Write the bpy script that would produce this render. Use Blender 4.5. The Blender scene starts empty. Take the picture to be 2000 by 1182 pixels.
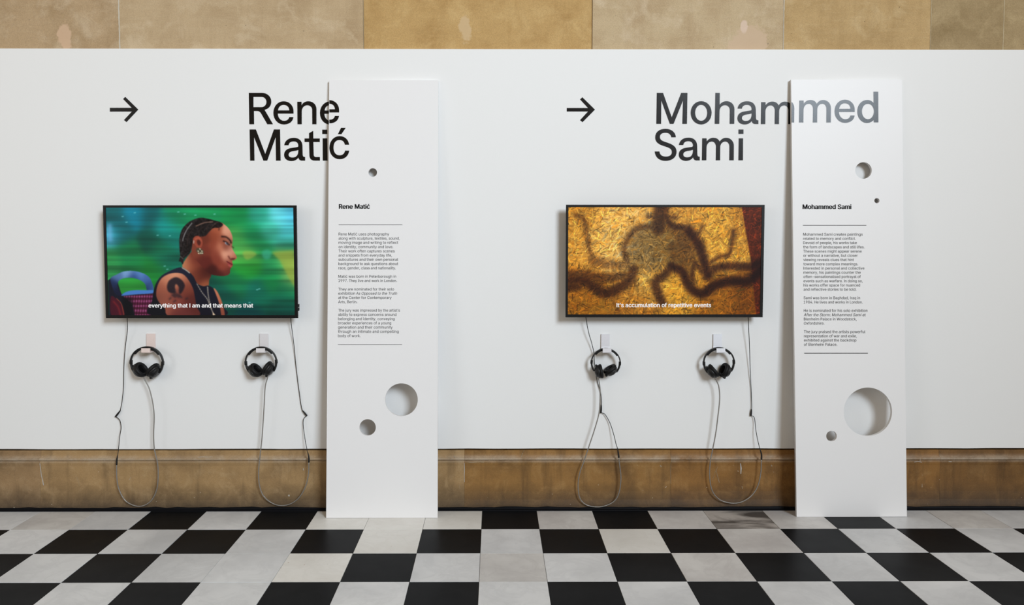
import bpy, bmesh, math, os, random
import numpy as np
from mathutils import Vector, Matrix
from mathutils.geometry import delaunay_2d_cdt

# ---------------------------------------------------------------- camera, world, lights, exposure
SC = bpy.context.scene
COL = SC.collection
F, CX, CY = 1492.4, 972.8, 544.35            # focal length and principal point in pixels of the 2000x1182 frame
PIT, YAW, ROL = 0.0519, -0.0043, -0.0002
CAM = Vector((0.0, -4.2046, 1.5049))


def cam_axes():
    def w2c(v):
        c, s = math.cos(YAW), math.sin(YAW)
        x, y, z = c * v[0] + s * v[1], -s * v[0] + c * v[1], v[2]
        c, s = math.cos(PIT), math.sin(PIT)
        dep, up = c * y - s * z, s * y + c * z
        c, s = math.cos(ROL), math.sin(ROL)
        return c * x - s * up, dep, s * x + c * up
    cols = [w2c(e) for e in ((1, 0, 0), (0, 1, 0), (0, 0, 1))]
    right = Vector([c[0] for c in cols])
    fwd = Vector([c[1] for c in cols])
    up = Vector([c[2] for c in cols])
    return right, fwd, up


RIGHT, FWD, UP = cam_axes()
cam_data = bpy.data.cameras.new('camera')
cam_data.sensor_width = 36.0
cam_data.sensor_fit = 'HORIZONTAL'
cam_data.lens = 36.0 * F / 2000.0
cam_data.shift_x = (1000 - CX) / 2000.0
cam_data.shift_y = -(591 - CY) / 2000.0
cam_data.clip_end = 100
cam = bpy.data.objects.new('camera', cam_data)
COL.objects.link(cam)
R3 = Matrix((RIGHT, UP, -FWD)).transposed()
cam.matrix_world = Matrix.Translation(CAM) @ R3.to_4x4()
SC.camera = cam

SC.view_settings.view_transform = 'Standard'
SC.view_settings.look = 'None'
SC.view_settings.gamma = 1.0
SC.view_settings.use_curve_mapping = False
SC.view_settings.exposure = 0.0

world = bpy.data.worlds.new('hall_daylight')
SC.world = world
world.use_nodes = True
bgn = world.node_tree.nodes['Background']
bgn.inputs[0].default_value = (1.0, 0.79, 0.54, 1)
bgn.inputs[1].default_value = 0.37


def area_light(name, loc, target, sx, sy, power, color):
    d = bpy.data.lights.new(name, 'AREA')
    d.shape = 'RECTANGLE'
    d.size, d.size_y = sx, sy
    d.energy = power
    d.color = color
    o = bpy.data.objects.new(name, d)
    o.location = loc
    o.rotation_euler = (Vector(target) - Vector(loc)).to_track_quat('-Z', 'Y').to_euler()
    COL.objects.link(o)
    return o


key = area_light('window_light_right', (6.0, -11.0, 6.8), (-1.3, 0, 2.3), 3.6, 4.2, 258, (0.78, 0.89, 1.0))
key.data.spread = math.radians(70)            # narrowed spread, added to dim the wall towards the lower right
area_light('window_light_left', (-6.5, -5.6, 2.8), (-0.2, 0, 1.2), 2.6, 3.0, 74, (0.90, 0.95, 1.0))

random.seed(7)
RNG = np.random.default_rng(11)


# ---------------------------------------------------------------- pixel helpers
def ray(px, py):
    return (FWD + RIGHT * ((px - CX) / F) - UP * ((py - CY) / F))


def on_y(px, py, y=0.0):
    d = ray(px, py)
    return CAM + d * ((y - CAM.y) / d.y)


def on_z(px, py, z=0.0):
    d = ray(px, py)
    return CAM + d * ((z - CAM.z) / d.z)


def on_plane(px, py, p0, n):
    d = ray(px, py)
    return CAM + d * ((p0 - CAM).dot(n) / d.dot(n))


# ---------------------------------------------------------------- object helpers
def link(name, mesh, mat=None, parent=None, kind=None, smooth=False):
    o = bpy.data.objects.new(name, mesh)
    COL.objects.link(o)
    if mat is not None and not mesh.materials:
        mesh.materials.append(mat)
    if parent is not None:
        o.parent = parent
    if kind:
        o['kind'] = kind
    if smooth:
        for p in mesh.polygons:
            p.use_smooth = True
    return o


def empty(name, loc=(0, 0, 0), rot=None, kind=None):
    o = bpy.data.objects.new(name, None)
    o.empty_display_size = 0.05
    o.location = loc
    if rot is not None:
        o.rotation_euler = rot
    COL.objects.link(o)
    if kind:
        o['kind'] = kind
    return o


def tag(o, label, cat=None, group=None):
    o['label'] = label
    if cat:
        o['category'] = cat
    if group:
        o['group'] = group
    return o


def bm_mesh(bm, name='m'):
    me = bpy.data.meshes.new(name)
    bmesh.ops.recalc_face_normals(bm, faces=bm.faces[:])
    bm.to_mesh(me)
    bm.free()
    return me


def box_bm(x0, x1, y0, y1, z0, z1, bev=0.0, bm=None, seg=1):
    bm2 = bmesh.new()
    vs = [bm2.verts.new((x, y, z)) for x in (x0, x1) for y in (y0, y1) for z in (z0, z1)]
    for f in ((0, 1, 3, 2), (4, 6, 7, 5), (0, 4, 5, 1), (2, 3, 7, 6), (0, 2, 6, 4), (1, 5, 7, 3)):
        bm2.faces.new([vs[i] for i in f])
    bmesh.ops.recalc_face_normals(bm2, faces=bm2.faces[:])
    if bev:
        bmesh.ops.bevel(bm2, geom=bm2.edges[:], offset=bev, segments=seg, affect='EDGES', profile=0.5)
    if bm is None:
        return bm2
    me = bpy.data.meshes.new('t')
    bm2.to_mesh(me)
    bm2.free()
    bm.from_mesh(me)
    bpy.data.meshes.remove(me)
    return bm


def catmull(pts, n=6):
    P = [Vector(p) for p in pts]
    out = []
    for i in range(len(P) - 1):
        p0 = P[i - 1] if i > 0 else P[0] * 2 - P[1]
        p1, p2 = P[i], P[i + 1]
        p3 = P[i + 2] if i + 2 < len(P) else P[-1] * 2 - P[-2]
        for k in range(n):
            t = k / n
            out.append(0.5 * ((2 * p1) + (p2 - p0) * t + (2 * p0 - 5 * p1 + 4 * p2 - p3) * t * t
                              + (3 * p1 - p0 - 3 * p2 + p3) * t ** 3))
    out.append(P[-1])
    return out


def tube_bm(pts, rad, seg=8, bm=None, flat=None):
    """round tube through points; rad is a number or a list; flat=(a,b) section half sizes along side / frame normal y"""
    bm = bm or bmesh.new()
    n = len(pts)
    rings = []
    ref = Vector((0, 1, 0))
    for i, p in enumerate(pts):
        t = (pts[min(i + 1, n - 1)] - pts[max(i - 1, 0)]).normalized()
        u = ref - t * ref.dot(t)
        if u.length < 1e-4:
            u = Vector((1, 0, 0)) - t * t.x
        u.normalize()
        v = t.cross(u)
        r = rad[i] if isinstance(rad, (list, tuple)) else rad
        ring = []
        for k in range(seg):
            a = 2 * math.pi * k / seg
            ring.append(bm.verts.new(p + u * (r * math.cos(a)) + v * (r * math.sin(a))))
        rings.append(ring)
    for a, b in zip(rings, rings[1:]):
        for k in range(seg):
            bm.faces.new((a[k], a[(k + 1) % seg], b[(k + 1) % seg], b[k]))
    bm.faces.new(rings[0][::-1])
    bm.faces.new(rings[-1])
    return bm


def curve_mesh(contours, extrude=0.0, bevel=0.0):
    """filled 2D curve of closed polylines -> mesh in the XY plane"""
    cu = bpy.data.curves.new('c', 'CURVE')
    cu.dimensions = '2D'
    cu.fill_mode = 'BOTH'
    cu.extrude = extrude
    cu.bevel_depth = bevel
    for c in contours:
        sp = cu.splines.new('POLY')
        sp.points.add(len(c) - 1)
        for q, p in zip(sp.points, c):
            q.co = (p[0], p[1], 0, 1)
        sp.use_cyclic_u = True
    ob = bpy.data.objects.new('c', cu)
    COL.objects.link(ob)
    dg = bpy.context.evaluated_depsgraph_get()
    me = bpy.data.meshes.new_from_object(ob.evaluated_get(dg))
    bpy.data.objects.remove(ob)
    bpy.data.curves.remove(cu)
    me.materials.clear()
    return me


# ---------------------------------------------------------------- materials
def lin(c):
    c = np.asarray(c, float) / 255.0
    return tuple(np.where(c <= 0.04045, c / 12.92, ((c + 0.055) / 1.055) ** 2.4))


def rgba(c):
    return (*lin(c), 1.0)


class NT:
    def __init__(self, name):
        self.m = bpy.data.materials.new(name)
        self.m.use_nodes = True
        self.t = self.m.node_tree
        self.b = self.t.nodes['Principled BSDF']

    def n(self, typ, **kw):
        nd = self.t.nodes.new(typ)
        for k, v in kw.items():
            if k.startswith('i_'):
                nd.inputs[k[2:].replace('_', ' ')].default_value = v
            else:
                setattr(nd, k, v)
        return nd

    def l(self, a, b):
        self.t.links.new(a, b)

    def mix(self, fac, a, b, mode='MIX'):
        nd = self.n('ShaderNodeMix', data_type='RGBA', blend_type=mode)
        for sock, v in ((nd.inputs[0], fac), (nd.inputs[6], a), (nd.inputs[7], b)):
            if hasattr(v, 'is_linked'):
                self.l(v, sock)
            else:
                sock.default_value = v
        return nd.outputs[2]

    def ramp(self, val, stops):
        nd = self.n('ShaderNodeValToRGB')
        r = nd.color_ramp
        while len(r.elements) < len(stops):
            r.elements.new(0.5)
        for e, (p, c) in zip(r.elements, stops):
            e.position = p
            e.color = c if len(c) == 4 else (*c, 1)
        self.l(val, nd.inputs[0])
        return nd.outputs[0]

    def math(self, op, a, b=None, clamp=False):
        nd = self.n('ShaderNodeMath', operation=op, use_clamp=clamp)
        for i, v in enumerate((a, b)):
            if v is None:
                continue
            if hasattr(v, 'is_linked'):
                self.l(v, nd.inputs[i])
            else:
                nd.inputs[i].default_value = v
        return nd.outputs[0]

    def coords(self, scale=(1, 1, 1), rand=False, loc=(0, 0, 0)):
        tc = self.n('ShaderNodeTexCoord')
        mp = self.n('ShaderNodeMapping')
        mp.inputs['Scale'].default_value = scale
        mp.inputs['Location'].default_value = loc
        src = tc.outputs['Object']
        if rand:
            oi = self.n('ShaderNodeObjectInfo')
            va = self.n('ShaderNodeVectorMath', operation='ADD')
            k = self.math('MULTIPLY', oi.outputs['Random'], 61.7)
            self.l(src, va.inputs[0])
            self.l(k, va.inputs[1])
            src = va.outputs[0]
        self.l(src, mp.inputs['Vector'])
        return mp.outputs[0]

    def noise(self, vec, scale, detail=4.0, rough=0.55, dist=0.0):
        nd = self.n('ShaderNodeTexNoise')
        nd.inputs['Scale'].default_value = scale
        nd.inputs['Detail'].default_value = detail
        nd.inputs['Roughness'].default_value = rough
        nd.inputs['Distortion'].default_value = dist
        self.l(vec, nd.inputs['Vector'])
        return nd.outputs[0]

    def bump(self, h, strength=0.2, dist=0.002):
        nd = self.n('ShaderNodeBump')
        nd.inputs['Strength'].default_value = strength
        nd.inputs['Distance'].default_value = dist
        self.l(h, nd.inputs['Height'])
        self.l(nd.outputs[0], self.b.inputs['Normal'])


W0, W1 = (0, 0, 0, 1), (1, 1, 1, 1)


def paint_mat(name, col, rough=0.5, noise_amt=0.03, scale=300, spec=0.4, metal=0.0):
    m = NT(name)
    v = m.coords()
    n = m.noise(v, scale, 3)
    c2 = tuple(max(0, x * (1 - noise_amt * 2)) for x in lin(col)) + (1,)
    m.l(m.mix(n, rgba(col), c2), m.b.inputs['Base Color'])
    m.b.inputs['Roughness'].default_value = rough
    m.b.inputs['Specular IOR Level'].default_value = spec
    m.b.inputs['Metallic'].default_value = metal
    m.bump(n, 0.08, 0.0006)
    return m.m


def stone_mat(name, base, light, dark, seed, streak=0.35, patches=(), grain=1.0, rough=0.85):
    """weathered sandstone: blotches, vertical streaks, grain, small pits; patches = (x, z, rx, rz, colour)"""
    m = NT(name)
    v = m.coords(loc=(seed * 3.1, 0, seed * 1.7))
    vs = m.coords(scale=(1.0, 1.0, 0.09), loc=(seed * 1.3, 0, 0))
    vh = m.coords(scale=(0.12, 1.0, 1.0), loc=(0, 0, seed))
    big = m.noise(v, 4.5, 5, 0.6)
    c = m.mix(m.ramp(big, [(0.28, (.25, .25, .25, 1)), (0.55, W1)]), rgba(dark), rgba(base))
    big2 = m.noise(v, 7.0, 6, 0.65, 0.4)
    c = m.mix(m.math('MULTIPLY', m.ramp(big2, [(0.5, W0), (0.68, W1)]), 0.75), c, rgba(light))
    st = m.noise(vs, 26.0, 4, 0.6)
    c = m.mix(m.math('MULTIPLY', m.ramp(st, [(0.5, W0), (0.75, W1)]), streak), c, rgba(dark))
    hs = m.noise(vh, 60.0, 3, 0.6)
    c = m.mix(m.math('MULTIPLY', m.ramp(hs, [(0.5, W0), (0.8, W1)]), 0.25), c, rgba(light))
    gr = m.noise(v, 220.0, 3, 0.7)
    c = m.mix(0.30 * grain, c, m.ramp(gr, [(0.3, (0.25, 0.25, 0.25)), (0.7, (0.78, 0.78, 0.78))]), 'OVERLAY')
    pit = m.noise(v, 48.0, 2, 0.5)
    c = m.mix(m.ramp(pit, [(0.745, W0), (0.77, (0.75, 0.75, 0.75, 1))]), c, rgba([int(x * 0.45) for x in dark]))
    for (px, pz, rx, rz, pc) in patches:
        tc = m.n('ShaderNodeTexCoord')
        mp = m.n('ShaderNodeMapping')
        mp.inputs['Location'].default_value = (-px / rx, 0, -pz / rz)
        mp.inputs['Scale'].default_value = (1 / rx, 0, 1 / rz)
        m.l(tc.outputs['Object'], mp.inputs['Vector'])
        ln = m.n('ShaderNodeVectorMath', operation='LENGTH')
        m.l(mp.outputs[0], ln.inputs[0])
        wob = m.noise(v, 14.0, 4, 0.7)
        d = m.math('ADD', ln.outputs['Value'], m.math('MULTIPLY', m.math('SUBTRACT', wob, 0.5), 1.6))
        c = m.mix(m.ramp(d, [(0.70, (0.85, 0.85, 0.85, 1)), (0.9, W0)]), c, rgba(pc))
    m.l(c, m.b.inputs['Base Color'])
    m.b.inputs['Roughness'].default_value = rough
    m.b.inputs['Specular IOR Level'].default_value = 0.25
    m.bump(m.mix(0.5, gr, big2), 0.35, 0.0025)
    return m.m


def marble_mat(name, base, vein, amt=0.5, rough=0.3, speck=0.0, stain=None, spec=0.3):
    m = NT(name)
    v = m.coords(rand=True)
    oi = m.n('ShaderNodeObjectInfo')
    n1 = m.noise(v, 5.0, 6, 0.65, 0.8)
    veins = m.ramp(n1, [(0.44, W0), (0.5, W1), (0.56, W0)])
    c = m.mix(m.math('MULTIPLY', veins, amt * 0.35), rgba(base), rgba(vein))
    cl = m.noise(v, 2.6, 5, 0.6)
    c = m.mix(m.math('MULTIPLY', m.ramp(cl, [(0.42, W0), (0.7, W1)]), amt), c, rgba(vein))
    tint = m.math('ADD', m.math('MULTIPLY', oi.outputs['Random'], 0.10), 0.93)
    hv = m.n('ShaderNodeHueSaturation')
    m.l(tint, hv.inputs['Value'])
    m.l(c, hv.inputs['Color'])
    c = hv.outputs[0]
    if stain:
        vv = m.coords(scale=(1.0, 2.6, 1), rand=True)
        s = m.noise(vv, 2.4, 5, 0.55, 0.6)
        c = m.mix(m.ramp(s, [(0.40, W0), (0.58, (0.95, 0.95, 0.95, 1))]), c, rgba(stain))
    if speck:
        sp = m.noise(v, 38.0, 2, 0.5)
        c = m.mix(m.ramp(sp, [(0.74, W0), (0.77, (speck, speck, speck, 1))]), c, rgba((150, 120, 80)))
    m.l(c, m.b.inputs['Base Color'])
    rr = m.noise(v, 8.0, 4, 0.6)
    m.l(m.math('ADD', m.math('MULTIPLY', rr, 0.18), rough - 0.09), m.b.inputs['Roughness'])
    m.b.inputs['Specular IOR Level'].default_value = spec
    m.bump(cl, 0.05, 0.004)
    return m.m


def flat_emit(name, col, strength=1.0):
    m = NT(name)
    m.b.inputs['Base Color'].default_value = (0, 0, 0, 1)
    m.b.inputs['Emission Color'].default_value = rgba(col)
    m.b.inputs['Emission Strength'].default_value = strength
    m.b.inputs['Roughness'].default_value = 0.5
    m.b.inputs['Specular IOR Level'].default_value = 0.0
    return m.m


M_white = paint_mat('white_emulsion', (233, 232, 230), 0.55, 0.012, 120, 0.3)
M_board = paint_mat('white_lacquered_board', (233, 231, 230), 0.42, 0.008, 160, 0.35)
M_vinyl = paint_mat('black_vinyl', (17, 15, 14), 0.24, 0.0, 200, 0.25)
M_print = paint_mat('black_ink', (16, 16, 17), 0.6, 0.0, 200, 0.1)
M_print_l = paint_mat('grey_black_ink', (34, 34, 35), 0.6, 0.0, 200, 0.1)
M_tv = paint_mat('satin_black_plastic', (15, 15, 16), 0.4, 0.05, 500, 0.25)
M_tvback = paint_mat('matt_black_plastic', (22, 22, 23), 0.6, 0.05, 300, 0.3)
M_hp = paint_mat('headphone_black_plastic', (13, 13, 14), 0.42, 0.05, 500, 0.45)
M_pad = paint_mat('black_leatherette', (14, 14, 15), 0.6, 0.15, 700, 0.3)
M_hole = paint_mat('black_speaker_cloth', (7, 7, 8), 0.9, 0.2, 900, 0.1)
M_silver = paint_mat('silver_badge', (200, 200, 200), 0.3, 0.02, 500, 0.5, 0.6)
M_hookm = paint_mat('white_powder_coat', (226, 222, 221), 0.4, 0.03, 90, 0.45)
M_wire = paint_mat('black_rubber', (20, 19, 18), 0.5, 0.05, 500, 0.35)
M_dark = paint_mat('dark_void', (20, 17, 14), 0.95, 0.2, 40, 0.1)  # near-black wall core: shade of the gap below the panel put into colour
M_mortar = paint_mat('lime_mortar', (206, 196, 178), 0.95, 0.12, 90, 0.1)
M_grout = paint_mat('dark_grout', (70, 66, 60), 0.9, 0.25, 60, 0.15)


def cord_mat():
    m = NT('grey_braided_cord')
    v = m.coords()
    w = m.n('ShaderNodeTexWave')
    w.inputs['Scale'].default_value = 130
    w.inputs['Distortion'].default_value = 0.5
    w.bands_direction = 'DIAGONAL'
    m.l(v, w.inputs['Vector'])
    m.l(m.mix(w.outputs['Fac'], rgba((98, 93, 88)), rgba((168, 163, 156))), m.b.inputs['Base Color'])
    m.b.inputs['Metallic'].default_value = 0.35
    m.b.inputs['Roughness'].default_value = 0.38
    m.bump(w.outputs['Fac'], 0.4, 0.001)
    return m.m


M_cord = cord_mat()

# ================================================================ STRUCTURE
Y_STONE = 0.022                     # face of the stone wall; the white panel stands in front of it, face at y = 0
XL, XR = -4.4, 4.4
Z_PANEL_TOP = on_y(1000, 96, 0).z
Z_PANEL_BOT = on_y(1000, 876.5, 0).z

wall = empty('wall_back', kind='structure')
tag(wall, 'stone wall with white display panel fixed across it and checkered floor below')
link('wall_core', bm_mesh(box_bm(XL, XR, Y_STONE + 0.012, 0.5, 0.0, 3.6)), M_dark, wall)

# upper course of ashlar: joints read off at the panel's top edge
jx = [XL] + [on_y(p, 50, Y_STONE).x for p in (-420, 233, 710, 1156.5, 1530.5, 1818, 2320)] + [XR]
Z_C1 = on_y(1000, -5, Y_STONE).z
tones = [((178, 152, 118), (188, 162, 128), (152, 126, 92)),
         ((176, 150, 116), (190, 168, 138), (152, 126, 92)),
         ((184, 160, 126), (198, 177, 146), (160, 134, 100)),
         ((184, 150, 98), (196, 164, 112), (160, 124, 74)),
         ((188, 166, 132), (202, 182, 152), (164, 138, 104)),
         ((184, 154, 108), (198, 172, 130), (158, 128, 84)),
         ((160, 138, 102), (178, 156, 118), (136, 114, 78)),
         ((168, 146, 108), (184, 162, 124), (144, 122, 84))]
p1 = on_y(127, 70, Y_STONE)
p2 = on_y(1463, 74, Y_STONE)
p3 = on_y(908, 55, Y_STONE)
patch = {1: [(p1.x, p1.z, 0.045, 0.085, (204, 172, 142))],
         3: [(p3.x, p3.z, 0.040, 0.10, (200, 172, 132))],
         4: [(p2.x, p2.z - 0.03, 0.13, 0.10, (200, 174, 146)), (p2.x - 0.03, p2.z + 0.06, 0.022, 0.045, (214, 190, 170))]}
stone_mats = [stone_mat('sandstone_%s' % 'abcdefgh'[i], *t, seed=i + 1, streak=0.3, patches=patch.get(i, ()))
              for i, t in enumerate(tones)]
for i in range(len(jx) - 1):
    g = 0.0016
    dy = random.uniform(-0.001, 0.001)
    link('stone_block', bm_mesh(box_bm(jx[i] + g, jx[i + 1] - g, Y_STONE + dy, 0.2, 2.2, Z_C1 - 0.002, 0.0015)), stone_mats[i], wall)
off2 = [XL, -3.1, -1.75, -0.35, 0.9, 2.1, 3.3, XR]
for i in range(len(off2) - 1):
    link('stone_block', bm_mesh(box_bm(off2[i] + 0.002, off2[i + 1] - 0.002, Y_STONE, 0.2, Z_C1 + 0.002, 3.6, 0.0015)),
         stone_mats[(i * 3 + 2) % 8], wall)


def mortar_line(x, z0, z1, w, name='mortar_joint', mat=None, y=Y_STONE):
    """an uneven strip of mortar pointed into an upright joint"""
    bm = bmesh.new()
    n = 26
    L, Rr = [], []
    for k in range(n + 1):
        z = z0 + (z1 - z0) * k / n
        a = w * (0.55 + 0.5 * random.random())
        b = w * (0.55 + 0.5 * random.random())
        L.append(bm.verts.new((x - a, y - 0.0018, z)))
        Rr.append(bm.verts.new((x + b, y - 0.0018, z)))
    for k in range(n):
        bm.faces.new((L[k], Rr[k], Rr[k + 1], L[k + 1]))
    r = bmesh.ops.extrude_face_region(bm, geom=bm.faces[:])
    for v in [e for e in r['geom'] if isinstance(e, bmesh.types.BMVert)]:
        v.co.y += 0.012
    return link(name, bm_mesh(bm), mat or M_mortar, wall)


M_mortar2 = paint_mat('worn_mortar', (192, 174, 142), 0.95, 0.12, 90, 0.1)
mortar_line(jx[2], 2.5, Z_C1, 0.0040)
mortar_line(jx[3], 2.5, Z_C1, 0.0012, mat=M_mortar2)
mortar_line(jx[5], 2.5, Z_C1, 0.0030)
mortar_line(jx[6], 2.5, Z_C1, 0.0022, mat=M_mortar2)
mortar_line(on_y(1960, 50, Y_STONE).x, 2.5, Z_C1, 0.0030, mat=M_mortar2)

# white panel: one long board with a faintly uneven lower edge
bm = bmesh.new()
n = 60
fr, bk = [], []
for k in range(n + 1):
    x = XL + (XR - XL) * k / n
    dz = random.uniform(-0.0012, 0.0012)
    fr.append((bm.verts.new((x, 0, Z_PANEL_BOT + dz)), bm.verts.new((x, 0, Z_PANEL_TOP))))
    bk.append((bm.verts.new((x, Y_STONE - 0.002, Z_PANEL_BOT + dz)), bm.verts.new((x, Y_STONE - 0.002, Z_PANEL_TOP))))
for k in range(n):
    for q in ((fr[k][0], fr[k + 1][0], fr[k + 1][1], fr[k][1]), (bk[k + 1][0], bk[k][0], bk[k][1], bk[k + 1][1]),
              (fr[k][1], fr[k + 1][1], bk[k + 1][1], bk[k][1]), (bk[k][0], bk[k + 1][0], fr[k + 1][0], fr[k][0])):
        bm.faces.new(q)
bm.faces.new((fr[0][0], fr[0][1], bk[0][1], bk[0][0]))
bm.faces.new((fr[n][1], fr[n][0], bk[n][0], bk[n][1]))
panel = link('white_panel', bm_mesh(bm), M_white, wall)
panel['label'] = 'long white painted display panel fixed over the stone wall'

# ---------------------------------------------------------------- baseboard of stone lengths
Z_GAP = Z_PANEL_BOT - 0.010
Z_GRV = on_y(1000, 899, -0.01).z
prof = [(0.10, Z_GAP), (0.004, Z_GAP), (0.000, Z_GAP - 0.004), (-0.001, Z_GAP - 0.016), (-0.004, Z_GAP - 0.028),
        (-0.011, Z_GAP - 0.038), (-0.020, Z_GRV + 0.016), (-0.023, Z_GRV + 0.009), (-0.021, Z_GRV + 0.004),
        (-0.013, Z_GRV + 0.002), (-0.013, Z_GRV - 0.002), (-0.018, Z_GRV - 0.004), (-0.019, Z_GRV - 0.008),
        (-0.015, Z_GRV - 0.030), (-0.014, Z_GRV - 0.10), (-0.016, 0.10), (-0.021, 0.055), (-0.028, 0.028), (-0.030, 0.012),
        (-0.030, 0.0), (0.10, 0.0)]
base = empty('baseboard_back', kind='structure')
tag(base, 'brown moulded stone skirting with scuffs running along the wall foot')
bx = [XL] + [on_y(p, 930, -0.015).x for p in (-330, 79, 907, 1310, 1835, 2260)] + [XR]
bt = [((150, 121, 83), (168, 142, 107), (116, 92, 63)), ((148, 119, 84), (166, 140, 105), (116, 92, 63)),
      ((158, 127, 86), (177, 149, 110), (124, 98, 66)), ((142, 104, 56), (164, 128, 80), (98, 71, 40)),
      ((136, 96, 48), (156, 118, 70), (94, 65, 34)), ((118, 84, 44), (138, 104, 62), (82, 57, 30)),
      ((114, 86, 51), (136, 104, 68), (84, 62, 38))]


def skirt_mat(name, base_c, light, dark, seed):
    m = NT(name)
    v = m.coords(loc=(seed * 2.3, 0, seed))
    vs = m.coords(scale=(1, 1, 0.12), loc=(seed * 1.1, 0, 0))
    big = m.noise(v, 5.0, 5, 0.6)
    c = m.mix(m.ramp(big, [(0.28, (.2, .2, .2, 1)), (0.52, W1)]), rgba(dark), rgba(base_c))
    b2 = m.noise(v, 9.0, 6, 0.7, 0.5)
    c = m.mix(m.math('MULTIPLY', m.ramp(b2, [(0.5, W0), (0.7, W1)]), 0.6), c, rgba(light))
    st = m.noise(vs, 16.0, 4, 0.6)
    c = m.mix(m.math('MULTIPLY', m.ramp(st, [(0.52, W0), (0.74, W1)]), 0.6), c, rgba([int(x * 0.8) for x in dark]))
    # old mop dirt: a dark tidemark along the foot, ragged by noise
    tc = m.n('ShaderNodeTexCoord')
    sx = m.n('ShaderNodeSeparateXYZ')
    m.l(tc.outputs['Object'], sx.inputs[0])
    h = m.math('ADD', sx.outputs['Z'], m.math('MULTIPLY', m.math('SUBTRACT', b2, 0.5), 0.10))
    c = m.mix(m.ramp(h, [(0.015, (0.85, 0.85, 0.85, 1)), (0.075, (0.5, 0.5, 0.5, 1)), (0.15, W0)]), c, rgba((58, 48, 38)))
    # pale line along the bead, broken up by noise
    e = m.math('ABSOLUTE', m.math('SUBTRACT', sx.outputs['Z'], Z_GRV + 0.008))
    em = m.math('MULTIPLY', m.ramp(e, [(0.0, W1), (0.005, (.75, .75, .75, 1)), (0.024, W0)]), m.ramp(b2, [(0.32, (.15, .15, .15, 1)), (0.58, (0.9, 0.9, 0.9, 1))]))
    c = m.mix(em, c, rgba((172, 156, 136)))
    gr = m.noise(v, 260.0, 3, 0.7)
    c = m.mix(0.3, c, m.ramp(gr, [(0.3, (0.25, 0.25, 0.25)), (0.7, (0.75, 0.75, 0.75))]), 'OVERLAY')
    fl = m.noise(v, 55.0, 2, 0.5)
    c = m.mix(m.ramp(fl, [(0.755, W0), (0.775, (0.7, 0.7, 0.7, 1))]), c, rgba((214, 202, 182)))
    m.l(c, m.b.inputs['Base Color'])
    m.b.inputs['Roughness'].default_value = 0.62
    m.b.inputs['Specular IOR Level'].default_value = 0.3
    m.bump(m.mix(0.5, gr, b2), 0.35, 0.002)
    return m.m


skirt_mats = [skirt_mat('skirting_stone_%s' % 'abcdefg'[i], *bt[i], seed=i + 1) for i in range(7)]
for i in range(len(bx) - 1):
    bm = bmesh.new()
    a, b = bx[i] + 0.0003, bx[i + 1] - 0.0003
    A = [bm.verts.new((a, y, z)) for y, z in prof]
    B = [bm.verts.new((b, y, z)) for y, z in prof]
    m_ = len(prof)
    for k in range(m_):
        bm.faces.new((A[k], B[k], B[(k + 1) % m_], A[(k + 1) % m_]))
    bm.faces.new(A)
    bm.faces.new(B[::-1])
    link('skirting_stone', bm_mesh(bm), skirt_mats[i], base)

# dark painted strip along the foot of the skirting, ragged top edge
M_strip = paint_mat('black_blue_paint', (13, 14, 19), 0.6, 0.3, 30, 0.1)
bm = bmesh.new()
n = 150
rows_ = []
for k in range(n + 1):
    x = XL + (XR - XL) * k / n
    h = 0.017 + random.uniform(-0.003, 0.004)
    rows_.append([bm.verts.new(c) for c in ((x, -0.0305, h), (x, -0.034, h - 0.003), (x, -0.037, 0.008), (x, -0.046, 0.004), (x, -0.048, 0.0005))])
for k in range(n):
    for j in range(4):
        bm.faces.new((rows_[k][j], rows_[k + 1][j], rows_[k + 1][j + 1], rows_[k][j + 1]))
o = link('foot_strip', bm_mesh(bm), M_strip, base)
o['label'] = 'thin black painted strip along the foot of the skirting'


# pale scuffs and chips on the skirting (paint marks lying on the stone)
def face_y(z):
    for (y0, z0), (y1, z1) in zip(prof[1:], prof[2:]):
        if z1 <= z <= z0 and z0 > z1:
            return y0 + (y1 - y0) * (z0 - z) / (z0 - z1)
    return -0.02


def scuff(pts, w, mat):
    bm = bmesh.new()
    P = []
    for (px, py) in pts:
        q = on_y(px, py, -0.016)
        P.append(Vector((q.x, face_y(q.z) - 0.0009, q.z)))
    Lv, Rv = [], []
    for k, p in enumerate(P):
        t = (P[min(k + 1, len(P) - 1)] - P[max(k - 1, 0)]).normalized()
        s = Vector((t.z, 0, -t.x)) * w * random.uniform(0.35, 0.9)
        Lv.append(bm.verts.new(p + s))
        Rv.append(bm.verts.new(p - s))
    for k in range(len(P) - 1):
        bm.faces.new((Lv[k], Lv[k + 1], Rv[k + 1], Rv[k]))
    return link('paint_scuff', bm_mesh(bm), mat, base)


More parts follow.
